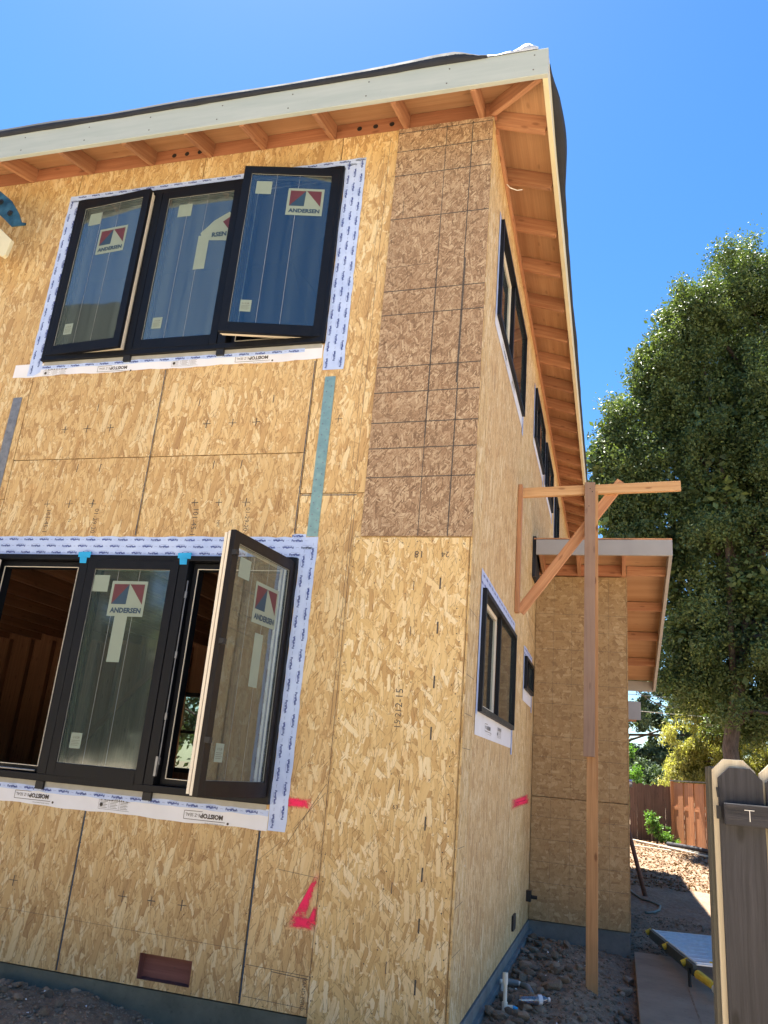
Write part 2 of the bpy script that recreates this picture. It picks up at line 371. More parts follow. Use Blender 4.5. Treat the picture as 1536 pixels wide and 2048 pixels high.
# ------------------------------------------------------------------ mesh helpers
class MB:
    def __init__(s): s.v = []; s.f = []; s.uv = []; s.mi = []
    def face(s, pts, uvs=None, mi=0):
        b = len(s.v); s.v += [tuple(p) for p in pts]; s.f.append(tuple(range(b, b+len(pts))))
        s.uv += uvs if uvs else [(0, 0)]*len(pts); s.mi.append(mi); return s
    def box(s, x0, x1, y0, y1, z0, z1, mi=0, along=None):
        """axis aligned box, uv in metres; v runs along the given axis (default z)"""
        P = [(x, y, z) for x in (x0, x1) for y in (y0, y1) for z in (z0, z1)]
        F = [((0, 1, 3, 2), 'x'), ((4, 6, 7, 5), 'x'), ((0, 4, 5, 1), 'y'), ((2, 3, 7, 6), 'y'), ((0, 2, 6, 4), 'z'), ((1, 5, 7, 3), 'z')]
        al = along or 'z'
        for q, n in F:
            ax = [a for a in 'xyz' if a != n]
            if al in ax: va = al; ua = [a for a in ax if a != al][0]
            else: ua, va = ax
            i, j = 'xyz'.index(ua), 'xyz'.index(va)
            s.face([P[k] for k in q], [(P[k][i], P[k][j]) for k in q], mi)
        return s
    def beam(s, a, b, w, h, upv=(0, 0, 1), mi=0, cut=None):
        a, b = Vector(a), Vector(b); d = (b-a); L = d.length; d.normalize()
        sd_ = d.cross(Vector(upv)).normalized(); u = sd_.cross(d).normalized()
        c = [(-w/2, -h/2), (w/2, -h/2), (w/2, h/2), (-w/2, h/2)]
        A = [a + sd_*p + u*q for p, q in c]; B = [b + sd_*p + u*q for p, q in c]
        if cut:                                    # plumb-cut ends: slide each corner along d to keep y (or x) constant
            ax = cut
            A = [p + d*((a[ax]-p[ax])/d[ax]) for p in A]; B = [p + d*((b[ax]-p[ax])/d[ax]) for p in B]
        o = 0
        for i in range(4):
            j = (i+1) % 4; wd = (A[j]-A[i]).length
            s.face([A[i], A[j], B[j], B[i]], [(o, 0), (o+wd, 0), (o+wd, L), (o, L)], mi); o += wd
        s.face([A[3], A[2], A[1], A[0]], [(c[k][0], c[k][1]) for k in (3, 2, 1, 0)], mi)
        s.face([B[0], B[1], B[2], B[3]], [(c[k][0], c[k][1]) for k in range(4)], mi)
        return s
    def tube(s, pts, r, n=8, mi=0, caps=True):
        pts = [Vector(p) for p in pts]; rs = r if isinstance(r, (list, tuple)) else [r]*len(pts)
        rings = []; prev = None; L = 0
        for i, p in enumerate(pts):
            d = (pts[min(i+1, len(pts)-1)] - pts[max(i-1, 0)]).normalized()
            if prev is None: a = d.orthogonal().normalized()
            else: a = (prev - d*prev.dot(d)).normalized()
            prev = a; b = d.cross(a)
            if i: L += (p-pts[i-1]).length
            rings.append(([p + (a*math.cos(2*math.pi*k/n) + b*math.sin(2*math.pi*k/n))*rs[i] for k in range(n)], L))
        for (A, la), (B, lb) in zip(rings, rings[1:]):
            for k in range(n):
                k2 = (k+1) % n
                s.face([A[k], A[k2], B[k2], B[k]], [(k/n, la), ((k+1)/n, la), ((k+1)/n, lb), (k/n, lb)], mi)
        if caps:
            s.face(rings[0][0][::-1], [(0, 0)]*n, mi); s.face(rings[-1][0], [(0, 0)]*n, mi)
        return s
    def prism(s, poly, axis, a, b, mi=0):
        """extrude a 2D polygon (list of (p,q)) along axis from a to b"""
        def P(p, q, c): return {'x': (c, p, q), 'y': (p, c, q), 'z': (p, q, c)}[axis]
        n = len(poly)
        s.face([P(*p, a) for p in poly], [tuple(p) for p in poly], mi)
        s.face([P(*p, b) for p in poly[::-1]], [tuple(p) for p in poly[::-1]], mi)
        for i in range(n):
            p, q = poly[i], poly[(i+1) % n]; L = math.dist(p, q)
            s.face([P(*p, b), P(*q, b), P(*q, a), P(*p, a)], [(b, 0), (b, L), (a, L), (a, 0)], mi)
        return s
    def build(s, name, mats, parent=None, smooth=False, bevel=0., weld=False, kind=None):
        me = bpy.data.meshes.new(name)
        v, f, uvs = s.v, s.f, s.uv
        me.from_pydata(v, [], f)
        ul = me.uv_layers.new(name='UVMap'); ul.data.foreach_set('uv', [c for u in uvs for c in u])
        for m in (mats if isinstance(mats, (list, tuple)) else [mats]): me.materials.append(M[m])
        if len(me.materials) > 1: me.polygons.foreach_set('material_index', s.mi)
        if bevel or smooth or weld:
            import bmesh
            bm = bmesh.new(); bm.from_mesh(me); bmesh.ops.remove_doubles(bm, verts=bm.verts, dist=1e-5)
            bmesh.ops.recalc_face_normals(bm, faces=bm.faces); bm.to_mesh(me); bm.free()
        if smooth: me.polygons.foreach_set('use_smooth', [True]*len(me.polygons))
        o = bpy.data.objects.new(name, me); COL.objects.link(o)
        if bevel:
            b = o.modifiers.new('bevel', 'BEVEL'); b.width = bevel; b.segments = 2; b.limit_method = 'ANGLE'; b.angle_limit = R(40)
        if parent: o.parent = parent
        if kind: o['kind'] = kind
        return o

def tag(o, label=None, cat=None, group=None, kind=None):
    if label: o['label'] = label
    if cat: o['category'] = cat
    if group: o['group'] = group
    if kind: o['kind'] = kind
    return o
def thing(name, label, cat, group=None, loc=(0, 0, 0)):
    o = bpy.data.objects.new(name, None); COL.objects.link(o); o.location = loc; o.empty_display_size = .1
    return tag(o, label, cat, group)
def sub_empty(name, parent, loc=(0, 0, 0), rz=0, label=None):
    o = bpy.data.objects.new(name, None); COL.objects.link(o); o.parent = parent; o.location = loc; o.rotation_euler = (0, 0, rz)
    if label: o['label'] = label
    return o

_tc = {}
def text_tris(s, bold=False):
    """triangles of a word set in the built-in font, height about 1, centred"""
    key = (s, bold)
    if key in _tc: return _tc[key]
    cu = bpy.data.curves.new('txt', 'FONT'); cu.body = s; cu.size = 1; cu.resolution_u = 2; cu.align_x = 'CENTER'; cu.align_y = 'CENTER'
    if bold: cu.offset = .045
    o = bpy.data.objects.new('txt', cu); COL.objects.link(o)
    dg = bpy.context.evaluated_depsgraph_get(); me = bpy.data.meshes.new_from_object(o.evaluated_get(dg))
    me.calc_loop_triangles()
    V = [tuple(v.co)[:2] for v in me.vertices]; T = [tuple(t.vertices) for t in me.loop_triangles]
    xs = [v[0] for v in V]; w = max(xs)-min(xs); cx = (max(xs)+min(xs))/2
    ys = [v[1] for v in V]; cy = (max(ys)+min(ys))/2
    V = [((x-cx)/w, (y-cy)/w) for x, y in V]
    bpy.data.objects.remove(o); bpy.data.curves.remove(cu); bpy.data.meshes.remove(me)
    _tc[key] = (V, T); return V, T
def put_text(mb, s, frame, cx, cz, width, rot=0, mi=0, bold=False, squash=1.):
    """frame(u, v) gives the 3D point of a surface position"""
    V, T = text_tris(s, bold); ca, sa = math.cos(rot), math.sin(rot)
    P = []
    for x, y in V:
        x, y = x*width, y*width*squash
        P.append(frame(cx + x*ca - y*sa, cz + x*sa + y*ca))
    b = len(mb.v); mb.v += [tuple(p) for p in P]
    for tr in T:
        mb.f.append(tuple(b+i for i in tr)); mb.uv += [(0, 0)]*3; mb.mi.append(mi)
def strip(mb, frame, u0, u1, v0, v1, mi=0):
    mb.face([frame(u0, v0), frame(u1, v0), frame(u1, v1), frame(u0, v1)], [(u0, v0), (u1, v0), (u1, v1), (u0, v1)], mi)
def line(mb, frame, a, b, w, mi=0):
    d = Vector((b[0]-a[0], b[1]-a[1])); n = Vector((-d.y, d.x)).normalized()*w/2
    q = [(a[0]-n.x, a[1]-n.y), (b[0]-n.x, b[1]-n.y), (b[0]+n.x, b[1]+n.y), (a[0]+n.x, a[1]+n.y)]
    mb.face([frame(*p) for p in q], q, mi)

# ------------------------------------------------------------------ terrain height
def _hash(i, j, s):
    n = (i*374761393 + j*668265263 + s*1442695041) & 0xffffffff
    n = ((n ^ (n >> 13)) * 1274126177) & 0xffffffff
    return ((n ^ (n >> 16)) & 0xffff) / 65535.
_hashv = np.vectorize(_hash)
def vnoise(x, y, s=0):
    i = np.floor(x).astype(np.int64); j = np.floor(y).astype(np.int64); fx = x-i; fy = y-j
    fx = fx*fx*(3-2*fx); fy = fy*fy*(3-2*fy)
    def h(i, j):
        n = (i*374761393 + j*668265263 + s*1442695041) & 0xffffffff
        n = ((n ^ (n >> 13)) * 1274126177) & 0xffffffff
        return ((n ^ (n >> 16)) & 0xffff) / 65535.
    a, b, c, d = h(i, j), h(i+1, j), h(i, j+1), h(i+1, j+1)
    return (a*(1-fx)+b*fx)*(1-fy) + (c*(1-fx)+d*fx)*fy - .5
def sst(x, a, b):
    t_ = np.clip((x-a)/(b-a), 0, 1); return t_*t_*(3-2*t_)
def gz(x, y):
    x = np.asarray(x, float); y = np.asarray(y, float)
    z = .05*vnoise(x*.5, y*.5, 1) + .03*vnoise(x*1.7, y*1.7, 2)
    near = 1 - sst(np.abs(y-1), 7, 11)
    z = z + near*(.035*vnoise(x*5, y*5, 3) + .032*np.abs(vnoise(x*11, y*11, 4)) + .018*vnoise(x*24, y*24, 5) + .008*vnoise(x*55, y*55, 6))
    # heap of dirt against the front foundation on the left, a trench towards the corner
    m = sst(-x, 1.45, 2.15) * (1 - sst(-y, .25, 1.3)) * (1-sst(y, .1, .4))
    z = z + .13*m - .16*(1-sst(-x, 1.2, 1.8))*sst(x+.4, -1.4, -.6)*(1-sst(y, -.1, .3))*(1 - sst(-y, .8, 2.))
    # spoil along the side wall
    s_ = (1 - sst(np.abs(x-.25), .15, .75)) * sst(y, .2, 1.)*(1-sst(y, 3.9, 4.4))
    z = z + .09*s_
    z = z - .04*sst(x, .8, 1.1)*(1-sst(x, 2.1, 2.6))*sst(y, .3, .7)*(1-sst(y, 4.4, 4.9))
    z = z + .28*sst(y, 11.5, 20.5) + .05*sst(y, 9, 11)*(vnoise(x*3, y*3, 8)+vnoise(x*8, y*8, 9)*.6)
    return z
def gz1(x, y): return float(gz(np.array([x]), np.array([y]))[0])

def axis(segs):
    out = []
    for a, b, st in segs: out += list(np.arange(a, b-1e-6, st))
    out.append(segs[-1][1]); return np.array(out)
gx = axis([(-60, -12, 6), (-12, -3.6, .5), (-3.6, 2.2, .024), (2.2, 4, .08), (4, 14, .6), (14, 60, 6)])
gy = axis([(-60, -12, 6), (-12, -2.2, .35), (-2.2, 7, .028), (7, 22, .07), (22, 30, .8), (30, 90, 6)])
X, Y = np.meshgrid(gx, gy); Z = gz(X, Y)
nx, ny = len(gx), len(gy)
def grid_mesh(name, X, Y, Z, mat):
    ny, nx = X.shape
    me = bpy.data.meshes.new(name); me.vertices.add(nx*ny)
    me.vertices.foreach_set('co', np.stack([X, Y, Z], -1).reshape(-1))
    i = (np.arange(ny-1)[:, None]*nx + np.arange(nx-1)[None]).reshape(-1)
    q = np.stack([i, i+1, i+nx+1, i+nx], -1).reshape(-1)
    n = (nx-1)*(ny-1); me.loops.add(n*4); me.loops.foreach_set('vertex_index', q)
    me.polygons.add(n); me.polygons.foreach_set('loop_start', np.arange(n)*4); me.polygons.foreach_set('loop_total', np.full(n, 4))
    me.update(calc_edges=True); me.polygons.foreach_set('use_smooth', np.ones(n, bool)); me.materials.append(M[mat])
    o = bpy.data.objects.new(name, me); COL.objects.link(o); return o
tag(grid_mesh('ground', X, Y, Z, 'soil'), kind='structure')

# ================================================================== THE HOUSE
house = thing('house', 'large two storey house sheathed in bare OSB boards with open black casement windows', 'house')
ZB, ZT = .22, 6.36                      # bottom and top of the sheathing
TH = .012
G = .0035                                # half of a joint gap
FW = (-3.60, -1.15)                      # window group, x range
UWZ, LWZ = (4.48, 6.05), (1.30, 2.85)
front_holes = [(-3.58, -1.17, 4.50, 6.03), (-3.58, -1.17, 1.32, 2.83), (-1.87, -1.52, .262, .40),
               (-7.5, -5.6, 4.50, 6.03), (-7.5, -5.6, 1.32, 2.83)]
side_holes = [(.48, 2.30, 1.99, 2.77), (3.27, 3.98, 2.45, 2.73), (.56, 2.38, 4.99, 5.83), (3.62, 4.78, 5.30, 5.88), (5.17, 6.33, 5.30, 5.86), (6.95, 7.7, 4.2, 5.8)]
def cut_rect(r, holes):
    out = [r]
    for hx0, hx1, hz0, hz1 in holes:
        nxt = []
        for x0, x1, z0, z1 in out:
            if hx1 <= x0 or hx0 >= x1 or hz1 <= z0 or hz0 >= z1: nxt.append((x0, x1, z0, z1)); continue
            if x0 < hx0: nxt.append((x0, hx0, z0, z1))
            if x1 > hx1: nxt.append((hx1, x1, z0, z1))
            a, b = max(x0, hx0), min(x1, hx1)
            if z0 < hz0: nxt.append((a, b, z0, hz0))
            if z1 > hz1: nxt.append((a, b, hz1, z1))
        out = nxt
    return out
def panel(axis_, a0, a1, z0, z1, mat, plane=0., th=TH, holes=(), out=-1, gap=G, parent=house, name='osb_panel', label=None):
    mb = MB()
    for x0, x1, p0, p1 in cut_rect((a0+gap, a1-gap, z0+gap, z1-gap), holes):
        lo, hi = sorted((plane, plane+out*th))
        if axis_ == 'x': mb.box(x0, x1, lo, hi, p0, p1)
        else: mb.box(lo, hi, x0, x1, p0, p1)
    o = mb.build(name, mat, parent)
    if label: o['label'] = label
    return o
# front wall sheathing: outer face at y = -0.012
FX = [-9.0, -7.31, -6.09, -4.87, -3.655, -2.43, -1.20]
for a, b in zip(FX, FX[1:]):
    rows = [ZB, 3.30, ZT] if b <= -3.6 else [ZB, 3.62, ZT]
    rows = list(zip(rows, rows[1:]))
    if b == -1.20: rows = [(ZB, 1.325), (2.825, 3.62), (3.62, 4.505), (6.025, ZT)]
    for z0, z1 in rows: panel('x', a, b, z0, z1, 'osb', holes=front_holes)
panel('x', -1.20, 0, ZB, 3.315, 'osb', holes=front_holes)
panel('x', -1.20, 0, 3.315, ZT, 'osb', holes=front_holes)
# the proud corner sheets
panel('x', -.735, .012, 3.005, ZT-.004, 'osb_old', plane=-TH-.001, name='osb_panel', label='older grey brown corner board with black grid lines')
panel('x', -.775, -.004, ZB-.055, 3.0, 'osb_pale', plane=-TH-.001, th=.016, name='osb_panel', label='pale yellow corner board at ground level')
# side wall, outer face at x = .012
SY = [0., .30, 2.42, 3.56, 4.9, 6.12, 7.34, 8.56, 9.78, 11.0, 12.2, 13.4, 15.0]
for i, (a, b) in enumerate(zip(SY, SY[1:])):
    for z0, z1 in ((ZB, 3.25), (3.25, ZT)) if i > 1 else ((ZB, ZT),):
        panel('y', a-(.012 if i == 0 else 0), b, z0, z1, 'osb_pale' if i in (0, 2, 5) else 'osb', plane=0, out=1, holes=side_holes)

# foundation
fb = MB(); fb.box(-9, 0, -.004, .25, -.5, ZB-.005); fb.build('foundation', 'foundation', house, bevel=.004)
fb = MB(); fb.box(-.25, .022, .002, 4.36, -.5, ZB-.008).box(-.25, .05, .002, 4.36, -.5, ZB-.09); fb.build('foundation', 'foundation_side', house, bevel=.004)

# ---------------- interior: floors, inner walls, studs
ib = MB(); ib.box(-9, -.02, .02, 6, .42, .50); ib.build('floor', 'ply', house)
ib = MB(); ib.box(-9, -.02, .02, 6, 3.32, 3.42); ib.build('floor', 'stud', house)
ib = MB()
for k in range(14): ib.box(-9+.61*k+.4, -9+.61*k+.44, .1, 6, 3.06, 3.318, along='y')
ib.build('floor_joist', 'stud', house, kind='stuff')
ib = MB()                                # back wall of the front room, with one window hole
for x0, x1, p0, p1 in cut_rect((-9, -3, .5, 6.4), [(-5.33, -4.85, 1.33, 2.33)]): ib.box(x0, x1, 6, 6.05, p0, p1)
ib.build('back_wall', 'stud', house)
ib = MB(); ib.box(-9.02, -9, 0, 6.05, 0, 6.4); ib.build('end_wall', 'osb', house)
ib = MB(); ib.box(-3.02, -3, 6.05, 15, 0, 6.4).box(-3, 0, 14.98, 15, 0, 6.4); ib.build('rear_wall', 'osb', house)
ib = MB()
for zz in (1.83, ): ib.box(-5.33, -4.85, 5.99, 6.04, zz-.02, zz+.02)
ib.box(-5.38, -5.33, 5.97, 6.07, 1.3, 2.36).box(-4.85, -4.80, 5.97, 6.07, 1.3, 2.36).box(-5.38, -4.8, 5.97, 6.07, 2.33, 2.39).box(-5.38, -4.8, 5.97, 6.07, 1.27, 1.33)
rwf = ib.build('rear_window_frame', 'dark', house)
MB().face([(-5.33, 6.02, 1.33), (-4.85, 6.02, 1.33), (-4.85, 6.02, 2.33), (-5.33, 6.02, 2.33)], [(0, 0), (.5, 0), (.5, 1), (0, 1)]).build('pane', 'glass_hazy', rwf)
for k in range(16):                      # studs of the inner partition and the back wall, seen through the open casements
    x = -8.9+.406*k
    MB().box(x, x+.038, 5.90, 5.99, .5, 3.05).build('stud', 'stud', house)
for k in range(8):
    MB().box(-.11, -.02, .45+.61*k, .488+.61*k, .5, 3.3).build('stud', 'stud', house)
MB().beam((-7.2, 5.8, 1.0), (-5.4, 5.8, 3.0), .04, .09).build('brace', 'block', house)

# ---------------- eaves
SL = .33                                  # roof slope
zr = lambda d: ZT - SL*d                  # underside of a rafter tail at horizontal distance d outside the wall
RD = .14
def rafter_front(x): MB().beam((x, .05, zr(-.05)+RD/2), (x, -.409, zr(.409)+RD/2), .038, RD, cut=1).build('rafter', 'rafter', house, bevel=.0015)
def rafter_side(y): MB().beam((-.05, y, zr(-.05)+RD/2), (.409, y, zr(.409)+RD/2), .038, RD, cut=0).build('rafter', 'rafter', house, bevel=.0015)
RX = [-8.4, -7.8, -7.2, -6.6, -6.0, -5.4, -4.79, -4.18, -3.56, -2.95, -2.39, -1.90, -1.29, -.675, -.08]
for x in RX: rafter_front(x)
RY = [.09 + .62*k for k in range(25)]
for y in RY: rafter_side(y)
hb = MB().beam((-.05, .05, zr(-.05)+RD/2+.01), (.408, -.408, zr(.408)+RD/2+.01), .040, RD-.02); hb.build('hip_rafter', 'rafter', house, bevel=.0015)
# blocking between the rafters, on the wall plate; vent holes in some
def hole_disc(mb, frame, u, v, r, n=14):
    mb.face([frame(u+r*math.cos(2*math.pi*k/n), v+r*math.sin(2*math.pi*k/n)) for k in range(n)])
for i, (a, b) in enumerate(zip(RX, RX[1:])):
    bl = MB().box(a+.021, b-.021, -.006, .032, ZT+.001, ZT+.142, along='x').build('blocking', 'block', house)
    if i in (9, 12):
        for k in range(3):
            u = a + (b-a)*(.35+.22*k)
            vh = MB(); vh.tube([(u, -.0075, ZT+.075), (u, -.002, ZT+.075)], .021, 16); vh.build('vent_hole', 'dark', bl)
MB().box(RX[-1]+.021, .03, -.006, .032, ZT+.001, ZT+.142, along='x').build('blocking', 'block', house)
for a, b in zip(RY, RY[1:]):
    MB().box(-.03, .006, a+.021, b-.021, ZT+.001, ZT+.142, along='y').build('blocking', 'block', house)
MB().box(.0125, .035, .1, 15, ZT-.075, ZT-.006, along='y').build('frieze_strip', 'rafter', house, bevel=.001)
# plywood soffit (underside of the roof deck), in sheets
def deck_front(x0, x1, mitre=False):
    mb = MB(); z0 = zr(0)+RD*1.06; 
    zf = lambda y: ZT + SL*y + RD*1.055
    xa = x1 if not mitre else x1
    pts = [(x0, .2, zf(.2)), (x1 if not mitre else -.2, .2, zf(.2)), (x1 if not mitre else .409, -.409, zf(-.409)), (x0, -.409, zf(-.409))]
    top = [(p[0], p[1], p[2]+.015) for p in pts]
    mb.face(pts, [(p[1], p[0]) for p in pts]); mb.face(top[::-1], [(p[1], p[0]) for p in top[::-1]])
    for i in range(4):
        j = (i+1) % 4; mb.face([pts[j], pts[i], top[i], top[j]])
    mb.build('roof_deck_sheet', 'ply', house)
dx = [-9.0, -7.2, -4.79, -2.39]
for a, b in zip(dx, dx[1:]): deck_front(a+.001, b-.001)
deck_front(dx[-1]+.001, 0, True)
def deck_side(y0, y1, mitre=False):
    mb = MB(); zf = lambda x: ZT - SL*x + RD*1.055
    pts = [(-.2, y0 if not mitre else .2, zf(-.2)), (-.2, y1, zf(-.2)), (.409, y1, zf(.409)), (.409, y0 if not mitre else -.409, zf(.409))]
    top = [(p[0], p[1], p[2]+.015) for p in pts]
    mb.face(pts[::-1], [(p[0], p[1]) for p in pts[::-1]]); mb.face(top, [(p[0], p[1]) for p in top])
    for i in range(4):
        j = (i+1) % 4; mb.face([pts[i], pts[j], top[j], top[i]])
    mb.build('roof_deck_sheet', 'ply', house)
deck_side(0, 1.95, True)
for a, b in ((1.95, 4.39), (4.39, 6.83), (6.83, 9.3), (9.3, 11.7), (11.7, 15.2)): deck_side(a+.001, b-.001)
# fascia boards
MB().box(-9.2, .451, -.45, -.411, 6.232, 6.465, along='x').build('fascia', 'fascia', house, bevel=.003)
MB().box(.411, .449, -.4105, 15.3, 6.232, 6.462, along='y').build('fascia', 'fascia_side', house, bevel=.003)
fn = MB(); rr9 = random.Random(8)
for k in range(16):
    for dz in (.05, .18): dots_x = -8.8+.61*k+rr9.uniform(-.02, .02); fn.tube([(dots_x, -.4503, 6.235+dz), (dots_x, -.4515, 6.235+dz)], .006, 7)
for x in (-4.62,): fn.box(x, x+.002, -.4512, -.4503, 6.235, 6.463)
fn.build('fascia_nails', 'ink', house, kind='stuff')
# roof planes above (hip end over the corner, never seen from the street)
rb = MB(); zt = lambda d: ZT+RD*1.055+.02+SL*d
def P3(x, y): return (x, y, zt(min(-x, y, 9+x if y < 6.1 else 99, (6-y) if x < -3 else 99)))
A = (-9.4, -.42, zt(-.42)); B = (.42, -.42, zt(-.42)); R1 = (-3., 3., zt(3)); R0 = (-6., 3., zt(3))
rb.face([A, B, R1, R0]); rb.face([A, R0, (-9.4, 6.4, zt(-.42))]); rb.face([R0, R1, (-3.4, 6.4, zt(-.42)), (-9.4, 6.4, zt(-.42))])
rb.face([B, (.42, 15.4, zt(-.42)), (-1.5, 13.9, zt(1.5)), (-1.5, 4.6, zt(1.55)), R1]); rb.face([(-1.5, 4.6, zt(1.55)), (-1.5, 13.9, zt(1.5)), (-3.4, 15.4, zt(-.42)), (-3.4, 6.4, zt(-.42)), R1])
rb.face([(.42, 15.4, zt(-.42)), (-3.4, 15.4, zt(-.42)), (-1.5, 13.9, zt(1.5))])
rb.build('roof', 'membrane', house)
# underlayment lapping over the fascia, uneven
def lap_front():
    n = 150; mb = MB(); rr = random.Random(4); prof = []
    for i in range(n+1):
        x = -9.2 + (9.2+.02)*i/n
        w = float(vnoise(np.array([x*1.3]), np.array([3.3]), 5)[0]); w2 = float(vnoise(np.array([x*6.]), np.array([1.3]), 6)[0])
        lift = .066 + .014*w + .006*w2 + .028*math.exp(-((x+.33)/.30)**2)
        if x > -.2: lift *= max(.15, 1-(x+.2)/.22)
        ov = .012 + .008*w
        z = 6.466
        prof.append([(x, -.30, z+.02+lift*.9), (x, -.42, z+lift+.008), (x, -.452-ov, z+lift-.004), (x, -.456-ov*.8, z-.004-.01*w2), (x, -.4515, z-.006-.01*w2)])
    for a, b in zip(prof, prof[1:]):
        for k in range(4): mb.face([a[k], b[k], b[k+1], a[k+1]])
    return mb.build('underlayment_lap', 'membrane', house, smooth=True)
lap_front()
def lap_side():
    n = 220; mb = MB(); prof = []
    for i in range(n+1):
        y = -.30 + 15.5*i/n
        w = float(vnoise(np.array([y*1.1]), np.array([7.3]), 5)[0]); w2 = float(vnoise(np.array([y*5.]), np.array([1.3]), 6)[0])
        bulge = .028 + .02*w + .006*w2 + .055*math.exp(-((y-.35)/.45)**2)
        if y < -.05: bulge *= max(.1, (y+.30)/.25)
        z = 6.466; drop = .02 + .03*w + .07*math.exp(-((y-.5)/.5)**2)
        prof.append([(.30, y, z+.03), (.42, y, z+.018), (.45+bulge*.7, y, z+.012), (.452+bulge, y, z-drop*.4), (.452+bulge*.8, y, z-drop-.015), (.4505, y, z-drop-.02)])
    for a, b in zip(prof, prof[1:]):
        for k in range(5): mb.face([b[k], a[k], a[k+1], b[k+1]])
    return mb.build('underlayment_lap', 'membrane', house, smooth=True)
lap_side()
wf = MB(); pts = []
for i in range(13):
    u = i/12; x = -.02 + .40*u
    pts.append((x, .012 + .05*math.exp(-((u-.78)/.16)**2) + .006*math.sin(u*17)))
for (x0, l0), (x1, l1) in zip(pts, pts[1:]):
    wf.face([(x0, -.458, 6.462), (x1, -.458, 6.462), (x1, -.455, 6.466+l1), (x0, -.455, 6.466+l0)])
    wf.face([(x0, -.455, 6.466+l0), (x1, -.455, 6.466+l1), (x1, -.28, 6.50+l1*.5), (x0, -.28, 6.50+l0*.5)])
wf.build('folded_white_sheet', 'white_fabric', house, smooth=True)

# ---------------- decals on the sheathing: nails, stamps, lines
FR = lambda u, v: (u, -.0131, v)            # on the front sheets
FC = lambda u, v: (u, -.0262, v)            # on the proud grey corner sheet
FP = lambda u, v: (u, -.0301, v)            # on the proud pale corner sheet
SD = lambda u, v: (.0131, u, v)             # on the side sheets
def dots(mb, frame, pts, r=.0035, n=6):
    for u, v in pts:
        mb.face([frame(u+r*math.cos(2*math.pi*k/n), v+r*math.sin(2*math.pi*k/n)) for k in range(n)])
rr = random.Random(11); nl = []
def blocked(x, z): return any(a-.16 < x < b+.16 and c-.16 < z < d+.16 for a, b, c, d in front_holes[:2])
for xj in FX[3:]:
    z = ZB+.05
    while z < ZT:
        for s_ in (-1, 1):
            if not blocked(xj, z): nl.append((xj+s_*.012+rr.uniform(-.004, .004), z+rr.uniform(-.02, .02)))
        z += .14
for xm in [a+.406*k for a in FX[3:-1] for k in (1, 2)]:
    z = ZB+.15
    while z < ZT:
        if not blocked(xm, z): nl.append((xm+rr.uniform(-.01, .01), z+rr.uniform(-.03, .03)))
        z += .29
for zj in (3.62, 3.30, ZB+.03, ZT-.03):
    x = -3.6
    while x < -.85: nl.append((x, zj+rr.choice((-.014, .014)))); x += .15
nm = MB(); dots(nm, FR, nl)
pl = []
for zz in np.arange(.3, 2.98, .155):
    pl += [(-.76+rr.uniform(-.005, .005), zz+rr.uniform(-.03, .03)), (-.035+rr.uniform(-.008, .008), zz+rr.uniform(-.03, .03)), (-.06+rr.uniform(-.01, .01), zz+.07)]
    if rr.random() < .6: pl.append((-.40+rr.uniform(-.01, .01), zz))
for xx in np.arange(-.74, -.03, .1): pl += [(xx, 2.97+rr.uniform(-.01, .005))]
for _ in range(14): pl.append((rr.uniform(-.7, -.1), rr.uniform(.3, 2.9)))
dots(nm, FP, pl, .0042)
cl = []
for xx in np.arange(-.7, -.0, .1): cl += [(xx, 3.03+rr.uniform(0, .015))]
for zz in np.arange(3.1, 6.3, .17): cl += [(-.71, zz), (-.02, zz+.03)]
dots(nm, FC, cl, .004)
sl = []
for yj in SY[:6]:
    for zz in np.arange(.3, 6.3, .16):
        if not any(a-.1 < yj < b+.1 and c-.1 < zz < d+.1 for a, b, c, d in side_holes): sl += [(yj+.015, zz), (yj-.015, zz+.03)]
dots(nm, SD, sl)
nm.build('nail_heads', 'ink', house, kind='stuff')

st = MB()
def cross(x, z, s=.032, fr=FR):
    a_ = s*rr.uniform(.75, 1.05); line(st, fr, (x-a_, z+rr.uniform(-.002, .002)), (x+a_, z+rr.uniform(-.003, .003)), rr.uniform(.004, .007)); line(st, fr, (x+rr.uniform(-.003, .003), z-a_), (x+rr.uniform(-.003, .003), z+a_), rr.uniform(.005, .008))
for x in (-3.24, -3.04, -2.83, -2.01, -1.80, -1.61, -.98): cross(x, 3.87)
for x in (-3.25, -3.05, -2.85, -2.0, -1.81, -1.60): cross(x, 3.255)
for x in (-2.86, -2.05, -1.85, -1.64): cross(x, .685)
for x in (-3.05, -2.85, -1.9, -1.68): line(st, FR, (x, 3.51), (x+.003, 3.575), .007)
for x in (-2.98, -2.1, -1.5): line(st, FR, (x, 4.02), (x+.002, 4.08), .007)
R90 = math.pi/2
put_text(st, '101-45-1', FR, -3.22, 3.12, .17, -R90); put_text(st, 'N.', FR, -3.02, 3.12, .03, -R90)
put_text(st, '01-29-20', FR, -2.80, 3.12, .19, -R90); put_text(st, '101-45-1', FR, -1.98, 3.11, .19, -R90)
put_text(st, 'NN', FR, -1.79, 3.10, .045, -R90); put_text(st, '01-29-20', FR, -1.575, 3.13, .17, -R90)
put_text(st, 'BAND MRO', FR, -.815, .33, .16, -R90)
put_text(st, '24', FP, -.155, 2.885, .05, math.pi); put_text(st, '18', FP, -.33, 2.885, .05, math.pi)
put_text(st, '2-15', FP, -.385, 1.98, .11, R90); put_text(st, '15 21', FP, -.385, 1.86, .10, R90); put_text(st, '63', FP, -.36, 1.36, .03, 0)
put_text(st, '2', FP, -.19, .20, .022, 0)
for z in (.42, .72, .98, 1.25, 1.75, 2.05, 2.38, 2.66): line(st, FP, (-.175, z), (-.175, z+.075), .010)
for z in (.5, .9, 1.45, 2.36, 2.65): line(st, FP, (-.345, z), (-.345, z+.06), .005)
